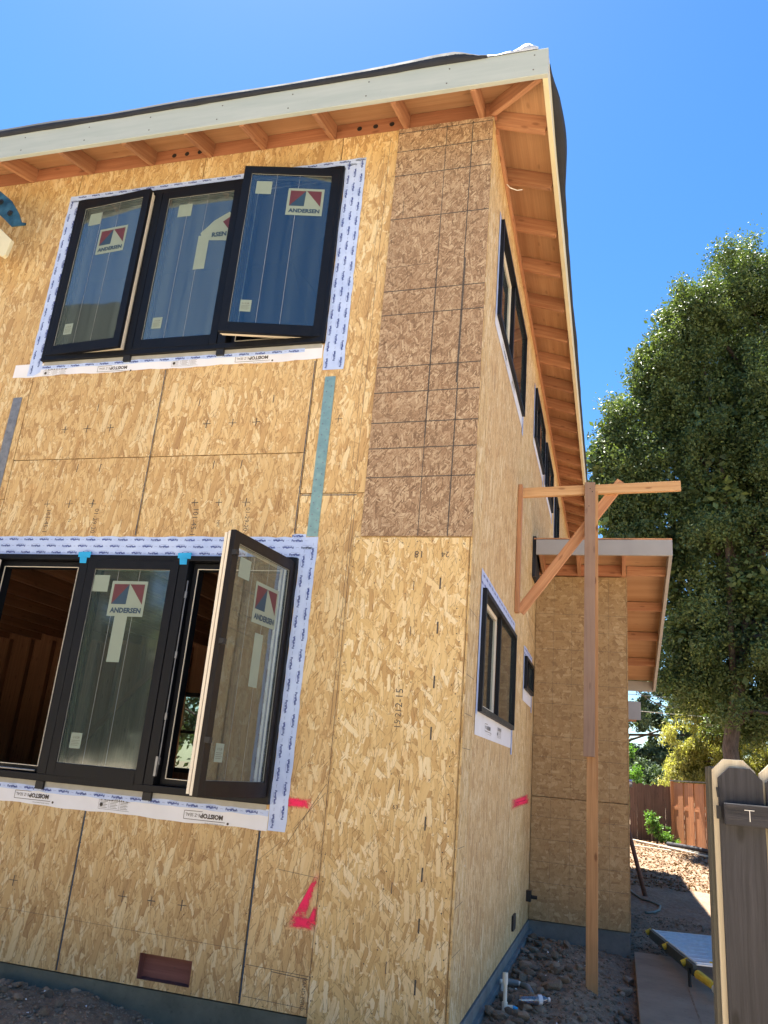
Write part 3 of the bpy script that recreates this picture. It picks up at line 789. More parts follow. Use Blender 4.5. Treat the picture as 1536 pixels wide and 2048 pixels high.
st.build('stamped_marks', 'ink', house, kind='stuff')
gl = MB()                                 # grid printed on the grey corner sheet
for z in (6.31, 6.13, 5.90, 5.50, 4.87, 4.67, 4.25, 4.05, 3.82, 3.63, 3.42): line(gl, FC, (-.732, z-.004), (.009, z+.004), .0075)
line(gl, FC, (-.732, 5.07), (-.4, 5.08), .003)
for a, b, w in ((3.01, 3.7, .005), (3.7, 5.05, .009), (5.05, 5.5, .006), (5.5, 6.33, .005)): line(gl, FC, (-.345, a), (-.345, b), w)
for a, b, w in ((3.01, 4.1, .008), (4.1, 5.1, .014), (5.1, 6.33, .007)): line(gl, FC, (-.150, a), (-.143, b), w)
line(gl, FC, (-.64, 5.53), (-.64, 5.66), .004)
gl.build('grid_lines', 'ink', house)
pc = MB()                                 # pencil marks and chalk
line(pc, FR, (-1.18, .43), (-.78, .42), .003); line(pc, FR, (-1.02, .43), (-1.02, .26), .003); line(pc, FR, (-1.02, .415), (-.79, .405), .004); line(pc, FR, (-1.18, .27), (-.78, .26), .0025)
line(pc, FR, (-1.02, 1.08), (-.80, 1.45), .003); line(pc, FR, (-.98, 1.18), (-.80, 1.40), .0025); line(pc, FR, (-1.05, .95), (-.80, .93), .0025); line(pc, FR, (-1.19, .98), (-1.05, 1.1), .002)
line(pc, FR, (-3.6, .53), (-1.2, .50), .0018)
for z in (2.55, 2.15, 1.92, 1.72): line(pc, SD, (0., z), (.28, z+.0), .003)
line(pc, SD, (.02, 1.17), (.22, 1.17), .003); line(pc, SD, (.0, .86), (.25, .87), .003); line(pc, SD, (0., .62), (.25, .62), .003)
line(pc, SD, (3.2, 3.2), (4.25, 3.03), .008)
pc.build('pencil_lines', 'pencil', house)
ck_ = MB()
for x in (-2.43, -1.20): line(ck_, FR, (x+.0075, ZB+.01), (x+.0075, 1.148), .009)
line(ck_, FR, (-1.19, 3.303), (-.79, 3.300), .007); line(ck_, FR, (-1.2085, 3.03), (-1.2085, 4.34), .006); line(ck_, FR, (-2.4385, 3.01), (-2.4385, 4.34), .006)
ck_.build('chalk_lines', 'navy_print', house, kind='stuff')
cr = MB()
line(cr, FR, (-.785, ZB+.02), (-.795, 3.2), .003); line(cr, FR, (-.815, 1.8), (-.80, 6.3), .0025)
line(cr, FR, (-.845, 2.4), (-.84, 6.2), .0015)
cr.build('edge_line', 'pencil', house)
# pink marking paint
def spray_quad(fr, q, parent=house, name='paint_mark'):
    mb = MB(); mb.face([fr(*p) for p in q], [(0, 0), (1, 0), (1, 1), (0, 1)]); return mb.build(name, 'spray', parent)
F2 = lambda u, v: (u, -.0140, v); F3 = lambda u, v: (u, -.0147, v); F4 = lambda u, v: (u, -.0154, v)
spray_quad(F2, [(-1.08, 1.285), (-.86, 1.29), (-.86, 1.365), (-1.08, 1.37)])
spray_quad(F3, [(-1.09, 1.36), (-1.02, 1.36), (-1.02, 1.47), (-1.09, 1.47)])
spray_quad(F2, [(-.955, .66), (-.84, .66), (-.765, .98), (-.80, .98)])
spray_quad(F3, [(-.965, .64), (-.765, .64), (-.765, .735), (-.965, .735)])
spray_quad(F4, [(-.85, .66), (-.768, .66), (-.768, .80), (-.80, .80)])
spray_quad(lambda u, v: (.0140, u, v), [(2.3, 1.30), (4.3, 1.33), (4.3, 1.46), (2.3, 1.41)])
spray_quad(lambda u, v: (.0146, u, v), [(2.6, 1.33), (4.3, 1.35), (4.3, 1.40), (2.6, 1.38)])
for z, w in ((1.06, .012), (1.10, .006), (1.28, .004)):
    pm = MB(); dots(pm, SD, [(.27+rr.uniform(-.01, .01), z)], w*.6, 8); pm.build('paint_drip', 'white_fabric', house)

# foundation vent: a cut-out with the rim joist behind
MB().box(-1.90, -1.49, .05, .09, .2, .45, along='x').build('rim_joist', 'red_rim', house)
vb = MB(); vb.box(-1.868, -1.522, -.01, .05, .255, .262).box(-1.868, -1.522, -.01, .05, .400, .405).box(-1.876, -1.868, -.01, .05, .255, .405).box(-1.522, -1.515, -.01, .05, .255, .405)
vb.build('vent_reveal', 'red_rim', house)
# metal straps
def metal_strap(x0, x1, z0, z1, mat, lean=0., label=None):
    o = MB(); n = 14
    q = [(x0, z0), (x1, z0), (x1+lean, z1), (x0+lean, z1)]
    P = [(p[0], -.0145, p[1]) for p in q]; P2 = [(p[0], -.0170, p[1]) for p in q]
    o.face(P2); o.face(P[::-1])
    for i in range(4): o.face([P[i], P[(i+1) % 4], P2[(i+1) % 4], P2[i]])
    ob = o.build('metal_strap', mat, house)
    if label: ob['label'] = label
    h = MB(); z = z0+.03; i = 0
    while z < z1-.02:
        u = x0+(x1-x0)*(.28 if i % 2 else .72) + lean*(z-z0)/(z1-z0)
        h.tube([(u, -.0172, z), (u, -.0190, z)], .0052, 7); i += 1; z += .042
    h.build('nail_heads', 'steel_dark', ob, kind='stuff')
metal_strap(-1.115, -1.035, 3.005, 4.205, 'steel', label='light teal galvanized strap')
metal_strap(-3.80, -3.715, 2.95, 4.17, 'steel_dark', label='dull grey steel strap at the left')

# ---------------- flashing tapes with their print
def tape_piece(parent, frame, u0, u1, v0, v1, off=0., vertical=False, seed=0, wav=.004, prints=True, mat='tape'):
    """thin sheet with slightly wavy outer edges, rippled; print rows on top"""
    rg = random.Random(seed); mb = MB()
    L = (v1-v0) if vertical else (u1-u0); n = max(2, int(L/.06))
    def P(i, k):
        s_ = i/n
        j0 = rg_e[0][i]; j1 = rg_e[1][i]
        if vertical: u = (u0+j0, u1+j1)[k]; v = v0 + (v1-v0)*s_
        else: u = u0 + (u1-u0)*s_; v = (v0+j0, v1+j1)[k]
        return u, v
    rg_e = [[rg.uniform(-wav, wav) for _ in range(n+1)] for _ in (0, 1)]
    for i in range(n):
        a, b, c, d = P(i, 0), P(i+1, 0), P(i+1, 1), P(i, 1)
        q = [a, b, c, d]
        mb.face([frame(p[0], p[1], off) for p in q], q)
    ob = mb.build('flashing_tape', mat, parent)
    if not prints: return ob
    pr = MB(); W = (u1-u0) if vertical else (v1-v0)
    rows = max(1, int(round(W/.05))); o2 = off+.0008
    fr = lambda u, v: frame(u, v, o2)
    pit = .135
    for r_ in range(rows):
        c_ = (u0 if vertical else v0) + W*(r_+.5)/rows
        s_ = (v0 if vertical else u0) + .04 + (r_ % 2)*pit*.5 + rg.uniform(0, .02); k = 0
        end = (v1 if vertical else u1)
        while s_ < end-.035:
            flip = k % 2
            if vertical:
                put_text(pr, 'FortiFlash', fr, c_, s_, .080, R90 if not flip else -R90, 0, True)
                line(pr, fr, (c_+.011*(1 if not flip else -1), s_-.028), (c_+.011*(1 if not flip else -1), s_+.028), .0014, 1)
                if s_+.07 < end: put_text(pr, 'Fortifiber', fr, c_, s_+pit*.5, .022, R90, 0)
                strip(pr, fr, c_-.016, c_-.0148, s_-.03, s_+.03, 1); strip(pr, fr, c_-.0128, c_-.012, s_-.03, s_+.02, 1)
            else:
                put_text(pr, 'FortiFlash', fr, s_, c_, .080, 0 if not flip else math.pi, 0, True)
                line(pr, fr, (s_-.028, c_-.011*(1 if not flip else -1)), (s_+.028, c_-.011*(1 if not flip else -1)), .0014, 1)
                if s_+.07 < end: put_text(pr, 'Fortifiber', fr, s_+pit*.5, c_, .022, 0, 0)
                strip(pr, fr, s_-.03, s_+.03, c_+.013, c_+.0142, 1); strip(pr, fr, s_-.03, s_+.02, c_+.0165, c_+.0172, 1)
            s_ += pit; k += 1
    pr.build('tape_print', ['blue_print', 'blue_faint'], ob, kind='stuff')
    return ob
TF = lambda u, v, off: (u, -.0145-off, v)       # on the front wall
TS = lambda u, v, off: (.0145+off, u, v)        # on the side wall
def flash_print(parent, frame, items):
    pr = MB()
    for kind, u, v in items:
        fr = lambda a, b: frame(a, b, .0032)
        if kind == 'moistop':
            put_text(pr, 'MOISTOP', fr, u+.035, v, .155, math.pi, 0, True); put_text(pr, 'E-Z SEAL', fr, u-.095, v, .10, math.pi)
            line(pr, fr, (u-.155, v-.026), (u+.13, v-.026), .003); line(pr, fr, (u-.155, v-.026), (u-.155, v+.022), .003); line(pr, fr, (u-.155, v+.022), (u-.03, v+.024), .003)
            put_text(pr, 'Fortifiber Building Systems Group', fr, u+.06, v-.04, .13, math.pi)
            dots(pr, fr, [(u+.15, v-.03)], .009, 5)
        else:
            put_text(pr, 'F L A S H I N G', fr, u, v+.03, .20, 0, 0, True)
            for a in range(3):
                x0 = u-.11+a*.075
                for b in range(5): line(pr, fr, (x0+.005, v+.012-b*.009), (x0+.06-.01*(b % 2), v+.012-b*.009), .0022)
                line(pr, fr, (x0-.004, v-.032), (x0-.004, v+.02), .0015)
            line(pr, fr, (u-.115, v+.02), (u+.115, v+.02), .0015); line(pr, fr, (u-.115, v-.034), (u+.115, v-.034), .0015)
            dots(pr, fr, [(u-.095, v-.008)], .012, 12)
    pr.build('flashing_print', 'ink', parent, kind='stuff')

# ---------------- casement windows on the front wall
def rect_frame(mb, x0, x1, z0, z1, w, ya, yb, mi=0):
    wl, wr_, wb, wt = w if isinstance(w, (tuple, list)) else (w,)*4
    mb.box(x0, x0+wl, ya, yb, z0, z1, mi); mb.box(x1-wr_, x1, ya, yb, z0, z1, mi)
    mb.box(x0+wl, x1-wr_, ya, yb, z0, z0+wb, mi, 'x'); mb.box(x0+wl, x1-wr_, ya, yb, z1-wt, z1, mi, 'x')
def sticker_set(parent, x0, x1, z0, z1, y, full=True, logo=True, sq=(.05, -.07), logo_at=None, torn=False, st_at=None):
    """paper label, brand label and strip on the pane, face at y (outside is -y)"""
    fr = lambda u, v: (u, y, v); f2 = lambda u, v: (u, y-.0008, v); f3 = lambda u, v: (u, y-.0014, v)
    mb = MB(); strip(mb, fr, x0+sq[0], x0+sq[0]+.125, z1+sq[1]-.12, z1+sq[1]); mb.build('paper_label', 'label_paper', parent)
    mb = MB(); strip(mb, fr, x0+.07, x0+.155, z0+.10, z0+.20); mb.build('paper_label', 'label_paper', parent)
    pm = MB(); put_text(pm, 'U 0.28', f2, x0+.112, z0+.17, .05)
    for k in range(4): line(pm, f2, (x0+.08, z0+.15-k*.01), (x0+.145-.01*(k % 2), z0+.15-k*.01), .002)
    pm.build('label_print', 'ink', parent)
    if logo:
        cx, cz = logo_at or ((x0+x1)/2+.12, z1-.20); w = .285; hh = .25
        a0, a1 = cx-w/2, cx+w/2; b1 = cz+hh/2; b0 = cz-hh/2
        mb = MB()
        if torn: mb.face([fr(a0+.13, b1-.07), fr(a0+.02, b0+.07), fr(a1, b0+.02), fr(a1, b1-.04), fr(a1-.03, b1)]); mb.face([fr(a0+.02, b0+.0699), fr(a0+.05, b0+.0), fr(a1, b0-.03), fr(a1, b0+.0199)])
        else: strip(mb, fr, a0, a1, b0, b1)
        lb = mb.build('brand_label', 'label_paper', parent)
        m0, m1 = a0+.02, a1-.02; t1 = b1-.022; t0 = b0+.085; mid = (m0+m1)/2
        em = MB()
        if not torn:
            em.face([f2(m0, t1), f2(m0, t0), f2(mid, t1)], mi=0)
            em.face([f2(mid, t1), f2(m0, t0), f2(mid-.005, t0)], mi=1)
        em.face([f2(mid+.005+(.06 if torn else 0), t1-(.07 if torn else 0)), f2(m1, t0), f2(m1, t1-(.03 if torn else 0))], mi=0)
        if torn:
            put_text(em, 'RSEN', f3, cx+.05, b0+.04, .13, 0, 1, True)
        else: put_text(em, 'ANDERSEN', f3, cx, b0+.042, .245, 0, 1, True)
        em.build('label_print', ['red_print', 'navy_print'], parent)
    if full:
        mb = MB(); cx, cz = st_at or ((x0+x1)/2-.02, z1-.55); strip(mb, lambda u, v: (u, y+.0006, v), cx-.05, cx+.05, cz-.16, cz+.16); mb.build('paper_strip', 'label_paper', parent)
def make_sash(parent, w, h, loc, rz, hinge, logo=True, cream=True, frame_mat='black_frame', clear=False, hazy=False, **kw):
    """sash hinged at its local origin; local +x runs away from the hinge when hinge is 'left', -x when 'right'"""
    e = sub_empty('sash', parent, loc, rz)
    x0, x1 = (0, w) if hinge == 'left' else (-w, 0)
    mb = MB(); rect_frame(mb, x0, x1, 0, h, (.062, .062, .085, .066), -.022, .012); mb.build('sash_frame', frame_mat, e, bevel=.004)
    mb = MB(); rect_frame(mb, x0+.006, x1-.006, .006, h-.006, (.05, .05, .072, .05), .0125, .031); rect_frame(mb, x0+.012, x1-.012, .012, h-.012, (.05, .05, .07, .05), .040, .058, 0); mb.build('sash_interior_trim', 'cream_sash' if cream else frame_mat, e)
    mb = MB(); rect_frame(mb, x0+.020, x1-.020, .020, h-.020, (.03, .03, .05, .03), .0315, .0395); mb.build('weather_seal', 'dark', e)
    mb = MB(); gx0, gx1, gz0, gz1 = x0+.060, x1-.060, .082, h-.064
    mb.face([(gx0, -.008, gz0), (gx1, -.008, gz0), (gx1, -.008, gz1), (gx0, -.008, gz1)], [(gx0, gz0), (gx1, gz0), (gx1, gz1), (gx0, gz1)])
    mb.build('pane', 'glass_clear' if clear else 'glass_mid' if hazy == 2 else 'glass_hazy' if hazy else 'glass', e)
    mb = MB()
    for s_ in (.32, .60): strip(mb, lambda u, v: (u, -.0085, v), gx0+(gx1-gx0)*s_, gx0+(gx1-gx0)*s_+.0022, gz0, gz1)
    mb.build('film_edge', 'gasket', e)
    mb = MB(); rect_frame(mb, gx0-.001, gx1+.001, gz0-.001, gz1+.001, .005, -.0105, -.009); mb.build('glazing_bead', 'gasket', e)
    sticker_set(e, gx0, gx1, gz0, gz1, -.0095, logo=logo, **kw)
    return e
def flatten(win):
    """sash contents are listed straight under the window, so that no level is deeper than a sub-part"""
    bpy.context.view_layer.update()
    for s_ in [c for c in win.children if c.type == 'EMPTY']:
        fr = [c for c in s_.children if c.name.startswith('sash_frame')][0]
        for c in list(s_.children):
            c.parent = win; c.matrix_parent_inverse = Matrix(); c.matrix_basis = s_.matrix_basis @ c.matrix_basis
        bpy.data.objects.remove(s_)
XU = [-3.60, -2.795, -1.985, -1.15]
def window_group(z0, z1, label, kinds):
    """three casements side by side"""
    w = sub_empty('casement_window', house, (0, 0, 0), label=label)
    H = z1-z0
    mb = MB()
    rect_frame(mb, FW[0], FW[1], z0, z1, (.035, .035, .045, .032), -.045, .10)
    for x in XU[1:3]: mb.box(x-.034, x+.034, -.045, .10, z0+.045, z1-.032)
    mb.build('window_frame', 'black_frame', w, bevel=.003)
    mb = MB(); mb.box(FW[0]+.02, FW[1]-.02, -.0175, -.0150, z0-.035, z0-.001, along='x'); mb.build('nailing_fin', 'gasket', w)
    for x in XU[1:3]: MB().box(x-.03, x+.03, -.040, -.018, z0-.05, z0-.001).build('mullion_tab', 'dark', w)
    for i, k in enumerate(kinds):
        a, b = XU[i]+(.030 if i == 0 else .036), XU[i+1]-(.030 if i == 2 else .036)
        # inner stop with a fine pale gasket line
        mb = MB(); rect_frame(mb, a+.008, b-.008, z0+.05, z1-.038, .042, .02, .09); mb.build('inner_stop', 'black_frame', w)
        mb = MB(); rect_frame(mb, a+.045, b-.045, z0+.088, z1-.076, .004, .012, .0195); mb.build('gasket_line', 'cream_sash', w)
        if k is None: continue
        hinge, ang, kw = k
        sw = b-a-.006; sh = H-.075
        if hinge == 'left': make_sash(w, sw, sh, (a+.003, -.026, z0+.042), -R(ang), 'left', **kw)
        else: make_sash(w, sw, sh, (b-.003, -.026, z0+.042), R(ang), 'right', **kw)
        if ang > 25:                       # operator arm and hinge bar
            hb_ = MB(); hb_.tube([(b-.05, .0, z0+.06), (b-.30, -.05, z0+.062)], .006, 6); hb_.build('operator_arm', 'steel_dark', w)
    return w
wu = window_group(*UWZ, 'upper casement window of three, right sash swung open', [
    ('left', 5.0, dict(hazy=True, full=False, logo_at=(.42, 1.05), sq=(.07, -.07))),
    ('left', 0., dict(hazy=True, torn=True, logo_at=(.54, 1.10), sq=(.11, -.08), st_at=(.455, .86))),
    ('right', 13.0, dict(full=False, logo_at=(-.25, 1.18)))])
flatten(wu)
wl = window_group(*LWZ, 'lower casement window of three with both outer sashes open', [
    ('left', 100., dict(full=False)),
    ('left', 0., dict(hazy=2, logo_at=(.366, 1.20), sq=(.008, -.045), st_at=(.34, .92))),
    ('right', 84., dict(frame_mat='brown_sash', clear=True, logo_at=(-.30, 1.12), st_at=(-.33, .78)))])
flatten(wl)
# lock bar inside the open right casement
for x, za in ((-1.945, 1.42),):
    lb = MB(); lb.tube([(x, -.028, za+.02), (x, -.028, 2.68)], .0045, 6)
    for z in (1.47, 1.75, 2.15, 2.56): lb.box(x-.007, x+.009, -.036, -.024, z, z+.045)
    lb.box(x-.012, x+.004, -.05, -.03, 1.40, 1.52); lb.build('lock_bar', 'steel_dark', wl)
# catches on the edge of the open sash
for z in (1.62, 2.15, 2.66): MB().box(-1.235, -1.205, -.81, -.775, z, z+.03).build('catch', 'dark', wl)

# tapes round the upper window
tape_piece(wu, TF, -3.72, -.985, 6.055, 6.13, .0010, seed=1)
tape_piece(wu, TF, -1.147, -.985, 4.26, 6.128, .0018, True, 2)
tape_piece(wu, TF, -3.72, -3.602, 4.36, 6.09, .0018, True, 3)
mb = MB()
for i in range(40):
    a = -3.86 + 2.70*i/40; b = -3.86 + 2.70*(i+1)/40; j = lambda q: .005*math.sin(q*9.)+.003*math.sin(q*31)
    mb.face([TF(a, 4.352+j(a), .0004+.003*abs(math.sin(a*5))), TF(b, 4.352+j(b), .0004+.003*abs(math.sin(b*5))), TF(b, 4.47, .0004), TF(a, 4.47, .0004)])
sf = mb.build('sill_flashing', 'white_flash', wu); flash_print(wu, TF, [('moistop', -2.90, 4.385), ('flash', -2.28, 4.40), ('moistop', -1.70, 4.395), ('flash', -3.45, 4.385)])
tape_piece(wu, TF, -3.60, -1.30, 4.415, 4.446, .0036, seed=4)
# tapes round the lower window
tape_piece(wl, TF, -3.66, -1.03, 2.853, 3.0, .0010, seed=5)
tape_piece(wl, TF, -1.148, -1.03, 1.155, 2.99, .0018, True, 6)
tape_piece(wl, TF, -1.22, -1.12, 2.995, 3.022, .0002, seed=7)
mb = MB()
for i in range(40):
    a = -3.9 + 2.75*i/40; b = -3.9 + 2.75*(i+1)/40; j = lambda q: .004*math.sin(q*8.)+.002*math.sin(q*27)
    mb.face([TF(a, 1.150+j(a), .0004), TF(b, 1.150+j(b), .0004), TF(b, 1.272, .0004), TF(a, 1.272, .0004)])
mb.build('sill_flashing', 'white_flash', wl); flash_print(wl, TF, [('moistop', -2.83, 1.205), ('flash', -2.22, 1.205), ('moistop', -1.56, 1.195), ('flash', -3.4, 1.2)])
tape_piece(wl, TF, -3.60, -1.15, 1.232, 1.266, .0036, seed=8)
for x in XU[1:3]:                         # blue painter's tape tabs on the mullion heads
    mb = MB(); f4 = lambda u, v: (u, -.0500, v)
    mb.face([f4(x-.055, 2.835), f4(x+.045, 2.83), f4(x+.048, 2.875), f4(x-.058, 2.872)]); mb.face([f4(x-.032, 2.79), f4(x+.022, 2.79), f4(x+.020, 2.8345), f4(x-.040, 2.8345)])
    mb.build('painter_tape', 'painter_tape', wl)

# ---------------- sliding windows on the side wall
def slider(y0, y1, z0, z1, label, tape_top=.11, tape_bot=.14, lip=.10):
    w = sub_empty('sliding_window', house, (0, 0, 0), label=label)
    mb = MB(); f = .035; X0, X1 = -.06, .045
    mb.box(X0, X1, y0, y0+f, z0, z1).box(X0, X1, y1-f, y1, z0, z1).box(X0, X1, y0+f, y1-f, z0, z0+f, 0, 'y').box(X0, X1, y0+f, y1-f, z1-f, z1, 0, 'y')
    mb.build('window_frame', 'black_frame', w, bevel=.002)
    ym = (y0+y1)/2
    mb = MB(); mb.box(.0, .028, ym-.03, ym+.012, z0+f, z1-f); mb.build('meeting_rail', 'black_frame', w)
    mb = MB(); mb.box(-.03, -.005, ym-.065, ym-.035, z0+f, z1-f).box(-.03, -.005, y0+f, ym-.065, z1-f-.03, z1-f).box(-.03, -.005, y0+f, ym-.065, z0+f, z0+f+.03); mb.build('sliding_sash', 'cream_sash', w)
    mb = MB(); mb.face([(-.018, y0+f, z0+f), (-.018, ym-.05, z0+f), (-.018, ym-.05, z1-f), (-.018, y0+f, z1-f)], [(y0, z0), (ym, z0), (ym, z1), (y0, z1)])
    mb.build('pane', 'glass', w)
    mb = MB(); mb.face([(.020, ym, z0+f), (.020, y1-f, z0+f), (.020, y1-f, z1-f), (.020, ym, z1-f)], [(ym, z0), (y1, z0), (y1, z1), (ym, z1)])
    mb.build('pane', 'glass', w)
    tape_piece(w, TS, y0-.07, y1+.05, z1, z1+tape_top, .001, seed=int(y0*10))
    tape_piece(w, TS, y1, y1+.10, z0-tape_bot-.05, z1+.03, .0018, True, seed=int(y0*10)+1)
    tape_piece(w, TS, y0-.07, y0, z0-.02, z1+.02, .0018, True, seed=int(y0*10)+2, prints=False)
    mb = MB(); strip(mb, lambda u, v: TS(u, v, .0006), y0-.07, y1+.06, z0-tape_bot, z0+.01); mb.build('sill_flashing', 'white_flash', w)
    if y1-y0 > 1.5: flash_print(w, TS, [('moistop', y0+.5, z0-tape_bot*.5), ('flash', y0+1.1, z0-tape_bot*.5)])
    return w
slider(.46, 2.32, 1.97, 2.79, 'lower side sliding window nearest the corner', .12, .15)
slider(3.25, 4.0, 2.43, 2.75, 'small side sliding window beside the wing', .10, .12)
slider(.54, 2.40, 4.97, 5.85, 'upper side sliding window nearest the corner', .03, .12)
slider(3.6, 4.8, 5.28, 5.90, 'second upper side window under the eave', .03, .10)
slider(5.15, 6.35, 5.28, 5.88, 'third upper side window under the eave', .03, .10)
slider(6.93, 7.72, 4.18, 5.82, 'tall dark side window above the wing roof', .03, .10)
# vent outlet and hose bib stub low on the side wall
MB().box(.013, .03, 2.83, 3.02, .33, .45).build('foundation_vent', 'dark', house)
hs = MB(); hs.box(.013, .06, 4.05, 4.14, .42, .52).tube([(.06, 4.10, .46), (.12, 4.10, .46)], .018, 8); hs.build('pipe_stub', 'dark', house)
wc = MB(); wc.tube([(.04, .60, 6.24), (.07, .60, 6.20), (.12, .63, 6.195), (.16, .66, 6.22)], .004, 6); wc.build('loose_wire', 'wire_white', house)

# ---------------- the low wing on the right, with its mono-pitch roof
WY, WXE = 4.35, 1.01
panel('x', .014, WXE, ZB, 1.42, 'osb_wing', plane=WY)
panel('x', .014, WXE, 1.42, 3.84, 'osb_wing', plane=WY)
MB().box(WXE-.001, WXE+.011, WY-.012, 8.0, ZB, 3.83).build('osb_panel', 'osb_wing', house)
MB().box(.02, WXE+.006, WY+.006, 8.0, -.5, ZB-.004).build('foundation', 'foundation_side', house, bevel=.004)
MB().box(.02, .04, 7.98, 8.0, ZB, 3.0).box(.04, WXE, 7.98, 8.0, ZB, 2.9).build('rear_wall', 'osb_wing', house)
FWg = lambda u, v: (u, WY-.0132, v)
wg = MB()
for z in (3.40, 3.20, 3.0, 2.62, 2.40, 2.05, 1.83, 1.22, 1.0, .78, .58):
    line(wg, FWg, (.02, z), (WXE-.005, z-.01), .0026)
for x in (.22, .42, .62, .82): line(wg, FWg, (x, .25), (x, 3.82), .0018)
wg.build('grid_lines', 'pencil', house)
zwr = lambda y: 3.955 - .23*(y-3.80)      # underside of the wing roof framing
MB().box(.055, 1.475, 3.765, 3.80, 3.945, 4.115, along='x').build('wing_fascia', 'fascia_grey', house, bevel=.002)
rk = MB().beam((1.457, 3.8, zwr(3.8)+.075), (1.457, 7.95, zwr(7.95)+.075), .036, .165, cut=1); rk.build('wing_rake_board', 'fascia_grey', house, bevel=.002)
MB().box(WXE+.01, 1.438, 7.92, 7.95, zwr(7.95)-.02, zwr(7.95)+.13).build('wing_fascia', 'fascia_grey', house, bevel=.002)
MB().box(.04, WXE, 4.30, 4.337, 3.845, 3.97, along='x').build('blocking', 'block', house)
for x in (.10, .50, .985):
    MB().beam((x, 3.80, zwr(3.80)+.075), (x, 4.34, zwr(4.34)+.075), .038, .13, cut=1).build('rafter', 'rafter', house, bevel=.0015)
for y in (4.34, 5.25, 6.15, 7.05):
    MB().beam((WXE+.012, y, zwr(y)+.082), (1.438, y, zwr(y)+.082), .038, .105).build('lookout', 'rafter', house, bevel=.0015)
for y0, y1 in ((3.80, 5.24), (5.243, 7.04), (7.043, 7.95)):
    mb = MB(); q = [(.03, y0), (1.44, y0), (1.44, y1), (.03, y1)]
    lo = [(a, b, zwr(b)+.142) for a, b in q]; hi = [(a, b, zwr(b)+.158) for a, b in q]
    mb.face(lo[::-1], [(p[1], p[0]) for p in q[::-1]]); mb.face(hi)
    for i in range(4): mb.face([lo[i], lo[(i+1) % 4], hi[(i+1) % 4], hi[i]])
    mb.build('roof_deck_sheet', 'ply', house)
MB().beam((.75, 3.78, zwr(3.78)+.172), (.75, 7.96, zwr(7.96)+.172), 1.45, .012, cut=1).build('wing_roof', 'brace', house)
MB().box(.015, .05, 3.79, 4.34, 3.70, 4.16).build('roof_flashing', 'membrane', house)
# a lower roof edge further back
lb = MB(); lb.box(.02, 1.30, 9.2, 9.235, 2.66, 2.95, along='x'); lb.build('rear_fascia', 'fascia_grey', house, bevel=.002)
MB().box(.02, 1.28, 9.24, 11.5, 2.80, 2.84, along='x').build('rear_soffit', 'block', house)
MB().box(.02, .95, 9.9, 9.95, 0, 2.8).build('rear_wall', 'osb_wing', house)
dd = MB(); dd.tube([(.95, 8.2, 1.66), (1.13, 8.2, 1.66)], .055, 14, caps=True); dd.tube([(.60, 8.2, 1.66), (.95, 8.2, 1.66)], .045, 14); dd.build('duct', 'duct', house, smooth=False)

# ---------------- steel bracket and stub of a painted beam at the upper left
br = MB(); arc = [(-4.40, 6.10), (-4.20, 6.02), (-4.05, 5.90), (-3.94, 5.76), (-3.885, 5.66), (-3.84, 5.648), (-3.845, 5.628), (-3.98, 5.63), (-4.08, 5.72), (-4.25, 5.86), (-4.45, 6.0)]
br.prism(arc, 'y', -.295, -.305); bo = br.build('steel_bracket', 'bracket', house); bo['label'] = 'curved blue green steel bracket at the left edge'
for u, v in ((-4.03, 5.77), (-4.16, 5.90)):
    MB().tube([(u, -.306, v), (u, -.312, v)], .026, 14).tube([(u, -.312, v), (u, -.322, v)], .012, 6).build('bolt', 'dark', bo)
bs = MB(); bs.prism([(-4.6, 5.98), (-4.10, 5.63), (-3.95, 5.50), (-3.975, 5.36), (-4.0, 5.34), (-4.6, 5.70)], 'y', -.26, -.295)
bs.build('painted_beam_end', 'fascia_side', house, bevel=.003)

# ================================================================== timber brace frame standing in the side yard
bf = thing('brace_frame', 'tall timber post with crossbar and diagonal brace leaning between wall and side yard', 'wooden frame')
MB().box(.648, .740, 2.342, 2.38, .02, 4.16).build('post', 'post2x4', bf, bevel=.002)
o = MB().box(.622, .715, 2.300, 2.338, 1.80, 4.235).build('post', 'old2x4', bf, bevel=.002); o['label'] = 'weathered upper length of the post'
MB().beam((.035, 2.362, 4.155), (1.46, 2.362, 4.205), .036, .092).build('crossbar', 'new2x4', bf, bevel=.002)
MB().beam((.05, 2.40, 3.02), (.95, 2.40, 4.27), .036, .092).build('diagonal_brace', 'brace', bf, bevel=.002)
MB().box(.014, .052, 2.29, 2.38, 3.0, 4.22).build('ledger', 'brace', bf, bevel=.002)
for (x, z) in ((.67, 4.17), (.69, 4.14), (.66, 4.0)):
    MB().tube([(x, 2.2995, z), (x, 2.297, z)], .005, 6).build('nail', 'dark', bf)

